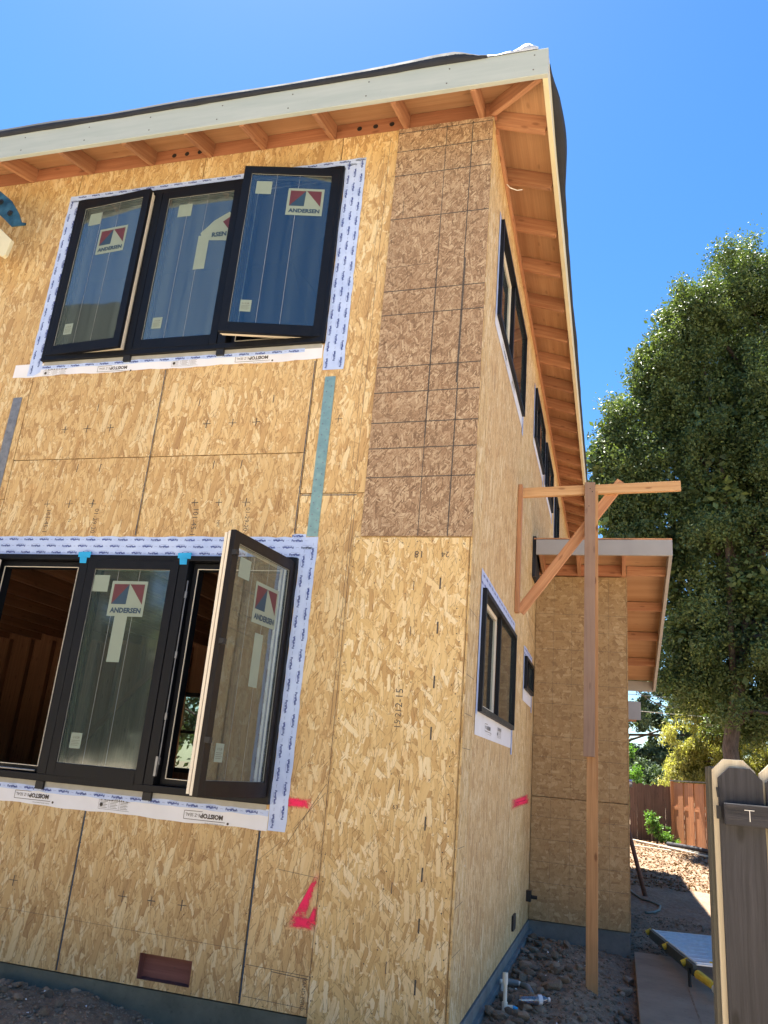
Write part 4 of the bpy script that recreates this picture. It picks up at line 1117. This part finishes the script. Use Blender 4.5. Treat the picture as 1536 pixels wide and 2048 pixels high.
# ================================================================== picket gate in the foreground
gate = thing('picket_gate', 'weathered grey dog-eared picket gate at the right edge of the yard', 'gate', loc=(0, 0, 0))
def dogear(x0, x1, y0, y1, z0, z1, ear=.035, lean=0.):
    return MB().prism([(x0, z0), (x1, z0), (x1+lean, z1-ear), (x1-ear+lean, z1), (x0+ear+lean, z1), (x0+lean, z1-ear)], 'y', y1, y0)
GY = -1.90
gl_ = [(a+.001, b+.001) for a, b in [(1.192, 1.325), (1.333, 1.468), (1.476, 1.61), (1.618, 1.75), (1.758, 1.89), (1.898, 2.03), (2.038, 2.17), (2.178, 2.31), (2.318, 2.45)]]
for i, (a, b) in enumerate(gl_):
    dogear(a, b, GY, GY+.017, -.1, 1.665-.004*(i % 2), lean=-.006).build('picket', 'picket', gate, bevel=.0015)
    o = dogear(a-.015, b-.017+(.006 if i else 0), GY+.019, GY+.036, -.1, 1.690-.003*(i % 2), lean=-.006).build('picket', 'picket_pale', gate, bevel=.0015)  # added rear layer, its pale colour stands in for sunlit picket edges
    if i == 0: o['label'] = 'added picket behind the grey one, its pale colour standing in for sunlit edges'
MB().box(1.199, 2.45, GY-.040, GY-.001, 1.49, 1.555, along='x').build('rail', 'picket', gate, bevel=.003)
MB().box(1.199, 2.45, GY-.040, GY-.001, .25, .34, along='x').build('rail', 'picket', gate, bevel=.003)
MB().box(1.256, 1.285, GY-.0415, GY-.0403, 1.537, 1.539).box(1.270, 1.272, GY-.0415, GY-.0403, 1.505, 1.5368).build('chalk_mark', 'white_fabric', gate)
hg = MB(); hg.tube([(1.183, GY-.005, 1.60), (1.186, GY-.008, 1.57)], .004, 6); hg.box(1.178, 1.192, GY-.012, GY-.002, 1.505, 1.545); hg.build('hinge', 'dark', gate)
post = MB().box(1.162, 1.192, GY+.045, GY+.135, -.2, 1.665); po = post.build('gate_post', 'gatepost', bevel=.004)
tag(po, 'square grey green timber post holding the hinge side of the picket gate', 'post')

# ================================================================== side yard ground objects
sl_ = MB().prism([(1.05, 4.40), (1.03, 1.9), (1.01, -.6), (2.0, -.6), (2.0, 2.3), (1.98, 4.38)][::-1], 'z', .0, .052)
slab = sl_.build('concrete_path', 'slab', bevel=.006); tag(slab, kind='structure')
sl_ = MB().box(1.44, 1.452, -.5, 3.1, .0535, .0545); ck = sl_.build('joint', 'soil', slab)

# ladder lying beside the slab, its ribbed treads up
lad = thing('folded_ladder', 'folded aluminium ladder with yellow locks lying on the side yard ground', 'ladder')
A0, A1 = Vector((1.235, 5.02, .14)), Vector((1.50, 3.02, .20))
B0, B1 = A0+Vector((.66, .10, .0)), A1+Vector((.50, .16, -.02))
MB().beam(A0, A1, .035, .085).build('side_rail', 'rail_dark', lad, bevel=.003); MB().beam(B0, B1, .035, .085).build('side_rail', 'rail_dark', lad, bevel=.003)
MB().beam(A0+Vector((.02, 0, .0455)), A1+Vector((.02, 0, .0455)), .02, .006).build('rail_edge', 'aluminium', lad)
for k in range(9):
    s_ = (k+.3)/9.3
    a = A0.lerp(A1, s_)+Vector((.02, 0, .025)); b = B0.lerp(B1, s_)+Vector((-.02, 0, .03))
    wd = .120
    mb = MB(); n = 5
    for j in range(n):
        off = Vector((0, (j-(n-1)/2)*wd/n, .010*(j % 2)))
        mb.beam(a+off, b+off, wd/n*.9, .014)
    mb.build('tread', 'aluminium', lad, bevel=.002)
for s_ in (0., .45, .86): 
    p = A0.lerp(A1, s_); MB().tube([p+Vector((-.045, 0, .0)), p+Vector((.01, 0, .03))], .026, 10).build('lock', 'yellow', lad, smooth=False)
p = A1+Vector((.02, -.03, -.02)); MB().tube([p, p+Vector((.09, -.26, -.02))], [.035, .03], 10).build('lock', 'yellow', lad)
MB().tube([p+Vector((.10, -.27, -.03)), p+Vector((.15, -.37, -.06))], [.035, .045], 10).build('foot', 'pvc', lad)
MB().beam(p+Vector((.10, .08, .09)), p+Vector((.34, .03, .09)), .02, .01).build('strap', 'yellow', lad)
MB().tube([p+Vector((-.06, .12, .02)), p+Vector((-.055, .11, -.12))], .014, 8).build('strut', 'dark', lad)

# pipes sticking up near the foundation
pf = thing('pipe_fitting', 'white plastic pipe tee standing upright in the rubble by the foundation', 'pipe')
bz = gz1(.16, 1.25)
MB().tube([(.165, 1.22, bz-.05), (.160, 1.26, bz+.20)], .013, 10).build('riser', 'pvc', pf)
MB().tube([(.160, 1.245, bz+.17), (.158, 1.255, bz+.24)], .018, 10).tube([(.163, 1.235, bz+.01), (.162, 1.24, bz+.07)], .019, 10).tube([(.162, 1.237, bz+.04), (.215, 1.245, bz+.045)], .013, 10).build('coupling', 'pvc', pf)
MB().tube([(.215, 1.245, bz+.045), (.245, 1.25, bz+.035)], .012, 8).build('blue_cap', 'painter_tape', pf)
pf2 = thing('pipe_fitting', 'white and grey pipe stub lying across the stones next to the foundation', 'pipe')
bz2 = gz1(.05, 1.9)+.06
MB().tube([(-.02+.07, 1.86, bz2), (.09, 1.88, bz2)], .016, 10).tube([(.07, 1.87, bz2), (.068, 1.85, bz2-.08)], .014, 10).build('elbow', 'pvc', pf2)
MB().tube([(.09, 1.88, bz2), (.18, 1.90, bz2-.005)], .023, 12).build('sleeve', 'pvc_dark', pf2)
MB().tube([(.18, 1.90, bz2-.005), (.195, 1.903, bz2-.006)], .017, 10).build('collar', 'pvc', pf2)
gh = MB(); gh.tube([(.20, 1.9, bz2-.01), (.25, 1.88, bz2-.01), (.285, 1.80, bz2-.03), (.29, 1.72, bz2-.07)], .020, 10); tag(gh.build('pipe_bend', 'pvc_dark', smooth=True), 'dark grey bent pipe half buried beside the pipe stub', 'pipe')

# water bottle lying on the rubble
wb = thing('water_bottle', 'clear ribbed plastic water bottle lying on the rubble by the foundation', 'bottle')
p0 = Vector((.245, 1.33, gz1(.3, 1.4)+.055)); d = Vector((.21, .10, .012)).normalized()
def lathe(mb, p0, d, prof, n=18):
    a = d.orthogonal().normalized(); b = d.cross(a)
    R_ = [[p0 + d*s_ + (a*math.cos(2*math.pi*k/n)+b*math.sin(2*math.pi*k/n))*r_ for k in range(n)] for s_, r_ in prof]
    for A_, B_ in zip(R_, R_[1:]):
        for k in range(n): mb.face([A_[k], A_[(k+1) % n], B_[(k+1) % n], B_[k]])
    mb.face(R_[0][::-1]); mb.face(R_[-1]); return mb
prof = [(0, .020), (.004, .029)] + [(.01+.008*k, .031 if k % 2 else .0285) for k in range(14)] + [(.128, .0315), (.132, .0300)] + [(.162, .0300), (.166, .031), (.185, .024), (.197, .014), (.206, .0125)]
lathe(MB(), p0, d, prof).build('bottle_body', 'bottle', wb, smooth=True)
lathe(MB(), p0, d, [(.132, .0308), (.160, .0308)]).build('bottle_label', 'white_flash', wb, smooth=False)
lathe(MB(), p0, d, [(.204, .0145), (.218, .0145)]).build('bottle_cap', 'white_fabric', wb)

# hose
hp = [(1.0, 10.6), (1.10, 10.1), (1.17, 9.4), (1.28, 8.95), (1.40, 8.8), (1.50, 8.45), (1.46, 8.0), (1.36, 7.75), (1.22, 7.7)]
hpts = []
for i in range(len(hp)-1):
    for s_ in (0, .33, .66):
        x = hp[i][0]*(1-s_)+hp[i+1][0]*s_; y = hp[i][1]*(1-s_)+hp[i+1][1]*s_; hpts.append((x, y, gz1(x, y)+.018))
tag(MB().tube(hpts, .016, 8).build('garden_hose', 'hose', smooth=True), 'grey green hose curling on the shaded dirt beyond the wing', 'hose')
tag(MB().tube([(1.02, 9.6, 1.22), (1.34, 9.5, gz1(1.34, 9.5)-.03)], [.032, .036], 8).build('leaning_stick', 'brown_pipe', smooth=True), 'dark brown stick leaning against the end of the wing', 'stick')

# fences at the back of the yard
bfence = thing('board_fence', 'old dark brown dog-eared board fence closing the back of the yard', 'fence')
x = -.6; k = 0
rf = random.Random(3)
while x < 2.42:
    w = .186 + rf.uniform(-.006, .006); zt_ = 1.70+rf.uniform(-.02, .02)
    o = dogear(x, x+w, 20.0+rf.uniform(-.004, .004), 20.02, .1, zt_+.06, ear=.045, lean=rf.uniform(-.008, .008)).build('board', 'fence_old', bfence)
    x += w + rf.choice((.001, .002, .002, .006)); k += 1
for z in (.55, 1.45): MB().box(-.6, 2.5, 20.03, 20.07, z, z+.09, along='x').build('rail', 'fence_old', bfence)
nfence = thing('cedar_fence', 'newer orange cedar board fence with a top cap standing beside the old brown fence', 'fence')
F0, F1 = Vector((2.42, 19.9, 0)), Vector((3.9, 16.8, 0)); dd_ = (F1-F0); LF = dd_.length; dd_.normalize(); nn = Vector((-dd_.y, dd_.x, 0))
s_ = .10; k = 0
while s_ < LF:
    w = .262
    a = F0+dd_*s_; b = F0+dd_*(s_+w)
    zb = .2
    off = nn*(-.012 if k % 2 else .012)
    m = (a+b)/2+off
    mb = MB().beam((m.x, m.y, zb), (m.x, m.y, 1.86), w, .018, upv=nn); mb.build('board', 'fence_new', nfence)
    s_ += w-.004; k += 1
MB().box(2.39, 2.48, 19.85, 19.95, .1, 1.93).build('post', 'fence_new', nfence)
MB().beam((F0.x, F0.y, 1.90), (F1.x, F1.y, 1.90), .12, .035).build('top_cap', 'gatepost', nfence)
MB().beam((F0.x, F0.y, 1.2), (F1.x, F1.y, 1.2), .03, .09).build('rail', 'fence_new', nfence)

# logs and planks at the fence foot
def zg(x, y, h=0): return gz1(x, y)+h
for (a, b, r_, mt, lab) in (((2.2, 18.6), (3.4, 17.4), .05, 'picket', 'grey log lying in front of the cedar fence'),
                         ((2.0, 18.2), (3.1, 16.9), .035, 'gatepost', 'thin pale branch lying nearest in front of the cedar fence')):
    tag(MB().tube([(*a, zg(*a, .05)), ((a[0]+b[0])/2, (a[1]+b[1])/2, zg((a[0]+b[0])/2, (a[1]+b[1])/2, .07)), (*b, zg(*b, .05))], [r_, r_*1.1, r_*.8], 9).build('fallen_log', mt, smooth=True), lab, 'log')
for (a, b, lab) in (((.9, 19.3), (3.0, 16.9), 'long pale edging board lying in the leaf litter'), ((1.0, 17.6), (2.2, 17.2), 'short edging board on the ground before the old fence')):
    tag(MB().beam((*a, zg(*a, .04)), (*b, zg(*b, .04)), .09, .03).build('edging_board', 'picket_pale'), lab, 'board')

# stones
def stone_mesh(seed, name='stone'):
    import bmesh
    bm = bmesh.new(); bmesh.ops.create_icosphere(bm, subdivisions=2, radius=1)
    rs = np.random.RandomState(seed); o3 = rs.uniform(0, 50, 3)
    pl_ = [Vector(rs.normal(size=3)).normalized() for _ in range(11)]; cut_ = rs.uniform(.55, .85, 11)
    for v in bm.verts:
        p = v.co.copy()
        for q, c_ in zip(pl_, cut_):
            dq = p.dot(q)
            if dq > c_: p -= q*(dq-c_)*.9
        n = float(vnoise(np.array([p.x*1.6+o3[0]+p.z]), np.array([p.y*1.6+o3[1]-p.z]), seed)[0])
        v.co = p*(1+.28*n)
    me = bpy.data.meshes.new(name); bm.to_mesh(me); bm.free()
    return me
SM = [stone_mesh(i) for i in range(8)]
for m_ in SM: m_.materials.append(M['stone'])
rs = random.Random(21)
def add_stone(x, y, r_, me, label, group, sink=.35, name='stone'):
    o = bpy.data.objects.new(name, me); COL.objects.link(o)
    o.scale = (r_*rs.uniform(.8, 1.25), r_*rs.uniform(.8, 1.25), r_*rs.uniform(.55, .85)); o.rotation_euler = (rs.uniform(-.4, .4), rs.uniform(-.4, .4), rs.uniform(0, 6.3))
    o.location = (x, y, gz1(x, y)+o.scale[2]*(1-sink*1.4)); return tag(o, label, 'stone', group)
cnt = 0
while cnt < 220:
    x = rs.uniform(.08, 1.0); y = rs.uniform(.5, 4.2)
    w = math.exp(-((x-.25)/.28)**2)
    if rs.random() > .18+w: continue
    add_stone(x, y, rs.choice((.014, .018, .024, .03, .042)) * (1.2 if x < .45 else .85), rs.choice(SM), 'brown stone in the rubble heaped along the side foundation', 'brown stones heaped along the side foundation'); cnt += 1
for x, y, r_ in ((.42, 2.1, .075), (.13, 1.55, .05), (.30, 1.12, .05), (.98, 3.3, .06), (.94, 2.75, .06), (.27, 1.0, .045), (.38, 1.02, .04), (.50, 2.3, .045), (.16, 2.6, .06), (.10, 3.3, .05)):
    add_stone(x, y, r_, rs.choice(SM), 'brown stone in the rubble heaped along the side foundation', 'brown stones heaped along the side foundation')
for k in range(60):
    x = rs.uniform(-3.2, -1.6); y = -abs(rs.gauss(.2, .35))-.05
    add_stone(x, y, rs.choice((.014, .02, .026, .035)), rs.choice(SM), 'small grey clod on the dirt bank under the front wall', 'small clods on the dirt bank under the front wall')
me_r = stone_mesh(31, 'brick_block'); me_r.materials.append(M['stone_red'])
for x, y, r_, lab in ((3.05, 16.0, .14, 'reddish block behind the gate post, farther of the two'), (3.0, 15.0, .15, 'reddish block behind the gate post, nearer of the two')):
    o = add_stone(x, y, r_, me_r, lab, None, name='brick_block'); 
# grit: thousands of tiny clods as one mesh
def grit(name, n, xr, yr, smin, smax, mat, seed, dens=None):
    rg = np.random.RandomState(seed)
    x = rg.uniform(*xr, n); y = rg.uniform(*yr, n)
    if dens is not None:
        keep = rg.uniform(size=n) < dens(x, y); x, y = x[keep], y[keep]; n = len(x)
    z = gz(x, y); s_ = smin + (smax-smin)*rg.power(.45, n)**3
    base = np.array([(1, 0, 0), (-1, 0, 0), (0, 1, 0), (0, -1, 0), (0, 0, 1), (0, 0, -1)], float)
    tri = np.array([(0, 2, 4), (2, 1, 4), (1, 3, 4), (3, 0, 4), (2, 0, 5), (1, 2, 5), (3, 1, 5), (0, 3, 5)])
    V = base[None]*rg.uniform(.55, 1.2, (n, 6, 1)) + rg.uniform(-.25, .25, (n, 6, 3))
    th = rg.uniform(0, 6.28, n); c_, s2 = np.cos(th)[:, None], np.sin(th)[:, None]
    Vx = V[..., 0]*c_-V[..., 1]*s2; Vy = V[..., 0]*s2+V[..., 1]*c_
    V = np.stack([Vx, Vy, V[..., 2]*.75], -1)*s_[:, None, None] + np.stack([x, y, z+s_*.3], -1)[:, None]
    F = (tri[None]+np.arange(n)[:, None, None]*6).reshape(-1)
    me = bpy.data.meshes.new(name); me.vertices.add(n*6); me.vertices.foreach_set('co', V.reshape(-1))
    m_ = n*8; me.loops.add(m_*3); me.loops.foreach_set('vertex_index', F); me.polygons.add(m_)
    me.polygons.foreach_set('loop_start', np.arange(m_)*3); me.polygons.foreach_set('loop_total', np.full(m_, 3)); me.update(calc_edges=True)
    me.polygons.foreach_set('use_smooth', np.ones(m_, bool))
    me.materials.append(M[mat]); o = bpy.data.objects.new(name, me); COL.objects.link(o); return o
tag(grit('gravel', 15000, (.05, 2.1), (.2, 7.5), .004, .024, 'grit', 1, lambda x, y: np.where((x > 1.02) & (x < 1.98) & (y < 4.4), .03, 1.)), 'loose gravel and small clods strewn over the side yard', 'gravel', kind='stuff')
tag(grit('dirt_crumbs', 9000, (-3.6, -1.0), (-1.3, .0), .003, .018, 'grit', 2), 'loose dirt crumbs on the bank under the front wall', 'dirt', kind='stuff')

sc = MB(); r7 = random.Random(70)
for _ in range(34):
    x, y = (r7.uniform(.15, 1.0), r7.uniform(.7, 3.8)) if r7.random() < .5 else (r7.uniform(-3.1, -1.7), r7.uniform(-.9, -.1))
    z = gz1(x, y)+.022; a = r7.uniform(.004, .013); t0 = r7.uniform(0, 6.3)
    q = [(x+a*math.cos(t0+k*1.57)*r7.uniform(.6, 1.3), y+a*math.sin(t0+k*1.57)*r7.uniform(.6, 1.3), z+r7.uniform(-.004, .008)) for k in range(4)]
    sc.face(q)
tag(sc.build('paint_chips', 'white_fabric'), 'tiny white chips and scraps scattered on the dirt', 'debris', kind='stuff')

# ================================================================== foliage
def leaf_cloud(name, centers, n, leaf, mat, parent, seed, aspect=.5, spread=.16, droop=0., flat=.6):
    """centers: (m,4) clump centres with radius; leaves gather on twigs inside each clump"""
    rg = np.random.RandomState(seed); C4 = np.array(centers); m = len(C4)
    wts = C4[:, 3]**2; idx = rg.choice(m, n, p=wts/wts.sum())
    # twigs
    per = 9; tw = rg.normal(size=(m*per, 3)); tw /= np.linalg.norm(tw, axis=1)[:, None]
    tw *= rg.uniform(.35, 1.05, (m*per, 1)); tid = idx*per + rg.randint(0, per, n)
    s_ = rg.uniform(.25, 1.0, n)[:, None]
    P = C4[idx, :3] + tw[tid]*s_*C4[idx, 3][:, None] + rg.normal(size=(n, 3))*(C4[idx, 3]*spread)[:, None]
    if droop: P[:, 2] -= rg.power(2, n)*droop
    nr = rg.normal(size=(n, 3)); nr[:, 2] += flat; nr /= np.linalg.norm(nr, axis=1)[:, None]
    d = rg.normal(size=(n, 3)); 
    if droop: d[:, 2] -= 2.2
    d -= nr*(d*nr).sum(1)[:, None]; d /= np.linalg.norm(d, axis=1)[:, None]
    b = np.cross(nr, d); L = leaf*rg.uniform(.6, 1.35, n)[:, None]; W = L*aspect
    V = np.stack([P - d*L*.5, P + b*W*.5 + nr*L*.06, P + d*L*.5, P - b*W*.5 + nr*L*.06], 1)
    me = bpy.data.meshes.new(name); me.vertices.add(n*4); me.vertices.foreach_set('co', V.reshape(-1))
    me.loops.add(n*4); me.loops.foreach_set('vertex_index', np.arange(n*4)); me.polygons.add(n)
    me.polygons.foreach_set('loop_start', np.arange(n)*4); me.polygons.foreach_set('loop_total', np.full(n, 4)); me.update(calc_edges=True)
    at = me.attributes.new('shade', 'FLOAT', 'POINT'); cs = rg.uniform(0, .2, m*per)+np.repeat(rg.uniform(0, .35, m), per)
    at.data.foreach_set('value', np.repeat(np.clip(cs[tid]+rg.uniform(0, .45, n), 0, 1), 4))
    me.materials.append(M[mat]); o = bpy.data.objects.new(name, me); COL.objects.link(o)
    if parent: o.parent = parent
    return o
def clumps(blobs, per, rmin, rmax, seed, shell=.55):
    rg = np.random.RandomState(seed); out = []
    for x, y, z, rx, rz in blobs:
        for _ in range(per):
            v = rg.normal(size=3); v /= np.linalg.norm(v); s_ = rg.uniform(shell, 1.02) + (rg.uniform(0, .22) if rg.uniform() < .2 else 0)
            out.append((x+v[0]*rx*s_, y+v[1]*rx*s_, z+v[2]*rz*s_, rg.uniform(rmin, rmax)))
    return out
def limbs(trunk, targets, r0, parent, seed, n=8):
    rg = random.Random(seed); tk = [Vector(p) for p in trunk]
    rs_ = [r0*(1-.55*i/(len(tk)-1)) for i in range(len(tk))]
    MB().tube(tk, rs_, 12).build('trunk', 'bark', parent, smooth=True)
    for q in targets:
        q = Vector(q); k = rg.uniform(.45, .95); i = min(int(k*(len(tk)-1)), len(tk)-2); a = tk[i].lerp(tk[i+1], rg.random())
        mid = a.lerp(q, .5)+Vector((rg.uniform(-.4, .4), rg.uniform(-.4, .4), rg.uniform(.0, .5)))
        MB().tube([a, a.lerp(mid, .5), mid, mid.lerp(q, .5)+Vector((0, 0, .15)), q], [r0*.42, r0*.34, r0*.25, r0*.14, r0*.05], 7).build('limb', 'bark', parent, smooth=True)

oak = thing('oak_tree', 'huge dark green oak tree filling the right side above the wing roof', 'tree', loc=(0, 0, 0))
blobs = [(7.2, 21, 15.0, 3.6, 4.6), (4.6, 19.6, 14.2, 2.2, 2.9), (3.1, 18.6, 11.9, 1.9, 2.3), (1.75, 18.2, 10.3, 1.25, 1.5), (5.6, 19, 10.3, 3.2, 3.4), (9.0, 21, 9.5, 4.2, 5.0),
         (3.0, 18.4, 8.4, 1.9, 2.1), (1.35, 18.2, 9.4, .8, .8), (4.6, 18.6, 6.6, 2.2, 2.4), (7.4, 19.5, 6.2, 3.2, 2.8), (3.0, 18.6, 6.0, 1.5, 1.9), (1.6, 18.4, 7.6, .9, 1.0), (5.2, 18.0, 12.0, 1.8, 2.2), (2.4, 18.5, 12.9, .9, 1.0), (4.0, 19, 9.8, 2.2, 2.5), (5.5, 18.4, 4.9, 1.8, 1.2), (3.2, 18.6, 4.8, 1.3, .9), (8.6, 19.5, 4.6, 2.5, 1.5), (6.0, 19.5, 16.6, 1.6, 2.0), (2.3, 18.2, 13.4, .95, 1.3), (1.25, 18.1, 11.7, .8, 1.2), (.85, 18.1, 10.9, .55, .9), (3.4, 18.3, 15.4, 1.0, 1.3), (1.3, 18.2, 8.5, .6, .6), (4.4, 19, 3.9, 1.6, .8), (3.4, 18.2, 15.6, 1.1, 1.4), (2.75, 18.2, 14.4, 1.1, 1.3), (5.0, 18.8, 16.8, 1.5, 1.5), (6.6, 19.5, 17.6, 1.6, 1.6), (1.0, 18.1, 10.0, .6, .7)]
oc = []
for b in blobs: oc += clumps([b], int(26+b[3]*b[4]*11), .34, .66, int(b[0]*10+b[2]*7), .35)
leaf_cloud('crown', oc, 620000, .092, 'oak_leaf', oak, 1, aspect=.5, spread=.24)
ic = []
for b in blobs: ic += clumps([(b[0], b[1]+.3, b[2], b[3]*.62, b[4]*.62)], int(6+b[3]*b[4]*2.5), .5, .9, int(b[0]*9+b[2]*5), .0)
leaf_cloud('inner_foliage', ic, 70000, .24, 'oak_leaf', oak, 2, aspect=.6, spread=.3)
limbs([(3.85, 18.3, .2), (3.9, 18.3, 1.6), (3.78, 18.3, 2.8), (4.1, 18.5, 4.5), (4.6, 18.8, 7), (5.0, 19.2, 10), (5.6, 19.5, 13)],
      [(b[0], b[1], b[2]) for b in blobs] + [(6.5, 18, 4.8), (5.8, 18.2, 3.9), (5.2, 17.4, 3.3)], .24, oak, 5)

def tree(name, label, base, blobs, n, leaf, mat, seed, per=20, r=(.3, .6), trunk_r=.15, group=None, **kw):
    t_ = thing(name, label, 'tree', group, loc=(0, 0, 0))
    leaf_cloud('crown', clumps(blobs, per, r[0], r[1], seed, .3), n, leaf, mat, t_, seed, **kw)
    b0 = blobs[0]; limbs([(base[0], base[1], base[2]), (base[0], base[1], (base[2]+b0[2])/2), (b0[0], b0[1], b0[2])], [(b[0], b[1], b[2]) for b in blobs[1:]], trunk_r, t_, seed)
    return t_
tree('yellow_tree', 'yellow green tree in sun hanging over the fence behind the yard', (4.8, 24, 0),
     [(4.6, 23.8, 3.9, 1.6, 1.5), (6.3, 24, 3.7, 1.9, 1.7), (3.4, 23.4, 2.9, 1.0, .9), (8.4, 24.5, 4.0, 2.0, 2.0), (3.9, 23.5, 4.4, 1.1, 1.1), (5.3, 23.3, 2.4, 1.5, .9), (2.9, 23.2, 2.2, .55, .45)],
     100000, .12, 'yellow_leaf', 7, 34, (.25, .5), aspect=.28, droop=.35, flat=.1)
tree('grey_green_tree', 'grey green tree far behind the old fence beside the wing', (1.5, 38, 0),
     [(1.0, 38, 5.0, 3.2, 3.6), (3.4, 39, 5.4, 2.8, 3.6), (-1.8, 38, 4.2, 2.4, 3.0), (6.4, 40, 5.6, 3.0, 3.8), (2.2, 38, 2.0, 2.6, 1.8), (9.5, 41, 5.5, 3.2, 4.0), (5.5, 39.5, 2.4, 2.6, 2.2), (13, 42, 5.0, 3.4, 4.2)], 130000, .17, 'grey_leaf', 8, 40, (.4, .8))
tree('bright_shrub_tree', 'small bright green tree just over the old fence at the wing corner', (.9, 27, 0),
     [(.75, 27, 2.3, .75, 1.0), (1.2, 27.3, 1.7, .7, .7), (.2, 27, 2.0, .8, .9)], 14000, .11, 'bright_leaf', 9, 24, (.2, .4))
tree('grey_green_tree', 'grey green bush low over the fence between the bright tree and the yellow one', (2.2, 30, 0),
     [(2.3, 30, 1.9, .9, .8), (3.2, 30.5, 2.0, 1.0, 1.0)], 14000, .12, 'grey_leaf', 10, 22, (.25, .5))
sh = thing('green_shrub', 'small leafy green shrub growing in front of the old fence', 'shrub')
leaf_cloud('foliage', clumps([(2.0, 19.3, .65, .32, .32), (2.2, 19.2, .42, .4, .2), (1.8, 19.35, .88, .16, .18)], 12, .1, .18, 3, .2), 2600, .06, 'bright_leaf', sh, 12, aspect=.5)
for q in ((1.8, 19.35, 1.0), (2.0, 19.3, .9), (2.25, 19.2, .7), (2.45, 19.1, .5)): MB().tube([(2.0, 19.3, .2), ((2.0+q[0])/2+.03, 19.28, q[2]*.6), q], [.014, .01, .004], 6).build('stem', 'bark', sh)
tree('garden_tree', 'small green tree outside the rear window of the front room', (-7, 11.5, 0), [(-7, 11.5, 2.2, 1.8, 1.6), (-9, 12, 2.4, 1.6, 1.6), (-5.8, 12.5, 1.6, 1.3, 1.2)], 16000, .13, 'grey_leaf', 15, 22, (.3, .6))
# leaf litter on the far yard
rg = np.random.RandomState(77); n = 9000
lx = rg.uniform(.9, 4.2, n); ly = rg.uniform(11, 20, n); lz = gz(lx, ly)+.012
cen = np.stack([lx, ly, lz, np.full(n, .01)], -1)
lit = leaf_cloud('leaf_litter', cen, 12000, .07, 'litter', None, 5, aspect=.5, spread=.3, flat=2.5)
tag(lit, 'dry orange leaf litter scattered over the sunlit yard', 'leaf litter', kind='stuff')

# power lines
for i, (z, lab) in enumerate(((4.62, 'upper dark power line crossing behind the wing roof'), (4.12, 'lower pale power line crossing in front of the yellow tree'))):
    pts = [(1.0+14*k/16-2, 22.6, z-.25*(1-((k/8)-1)**2)+.10*k/16) for k in range(17)]
    tag(MB().tube(pts, .011, 5).build('power_line', 'wire' if i == 0 else 'duct'), lab, 'cable')
pts = [(1.5+2.2*k/12, 21.5, 4.6-.55*(1-((k/6)-1)**2)) for k in range(13)]
tag(MB().tube(pts, .02, 5).build('sagging_cable', 'wire'), 'dark sagging cable looping in front of the trees beside the wing', 'cable')

# ================================================================== behind the photographer (seen as reflections in the panes)
nb = thing('neighbour_house', 'neighbouring stucco house with dark gabled roof across the front yard', 'house')
MB().box(-25, -13.6, -14.5, -3.2, -.2, 8.2).build('wall', 'stucco', nb)
MB().prism([(-15.3, 8.0), (-2.4, 8.0), (-8.9, 12.4)], 'x', -25.6, -13.0).build('roof', 'shingle', nb)
for y in (-13, -9.7, -6): MB().box(-13.6, -13.57, y, y+1.4, 4.9, 6.2).build('window', 'glass', nb)
for i, (x, y, s_, lab) in enumerate(((-16, -16.5, .8, 'low broad tree in front of the neighbouring house, left one'), (-11.5, -15.5, .75, 'low broad tree in front of the neighbouring house, right one'), (-7, -21, 1.0, 'broad green tree across the street, left of the middle one'), (0, -23, 1.15, 'broad green tree across the street, middle of the row'), (8, -22, 1.0, 'broad green tree across the street, right end of the row'), (-13, -30, 1.3, 'broad green tree across the street behind the neighbouring house'))):
    tree('street_tree', lab, (x, y, 0), [(x, y, 5.6*s_, 3.4*s_, 3.4*s_), (x-2.2, y, 3.6*s_, 2.6*s_, 2.6*s_), (x+2.4, y+.5, 3.8*s_, 2.6*s_, 2.6*s_)], 22000, .30, 'oak_leaf', 40+i, 22, (.7, 1.2), .25)
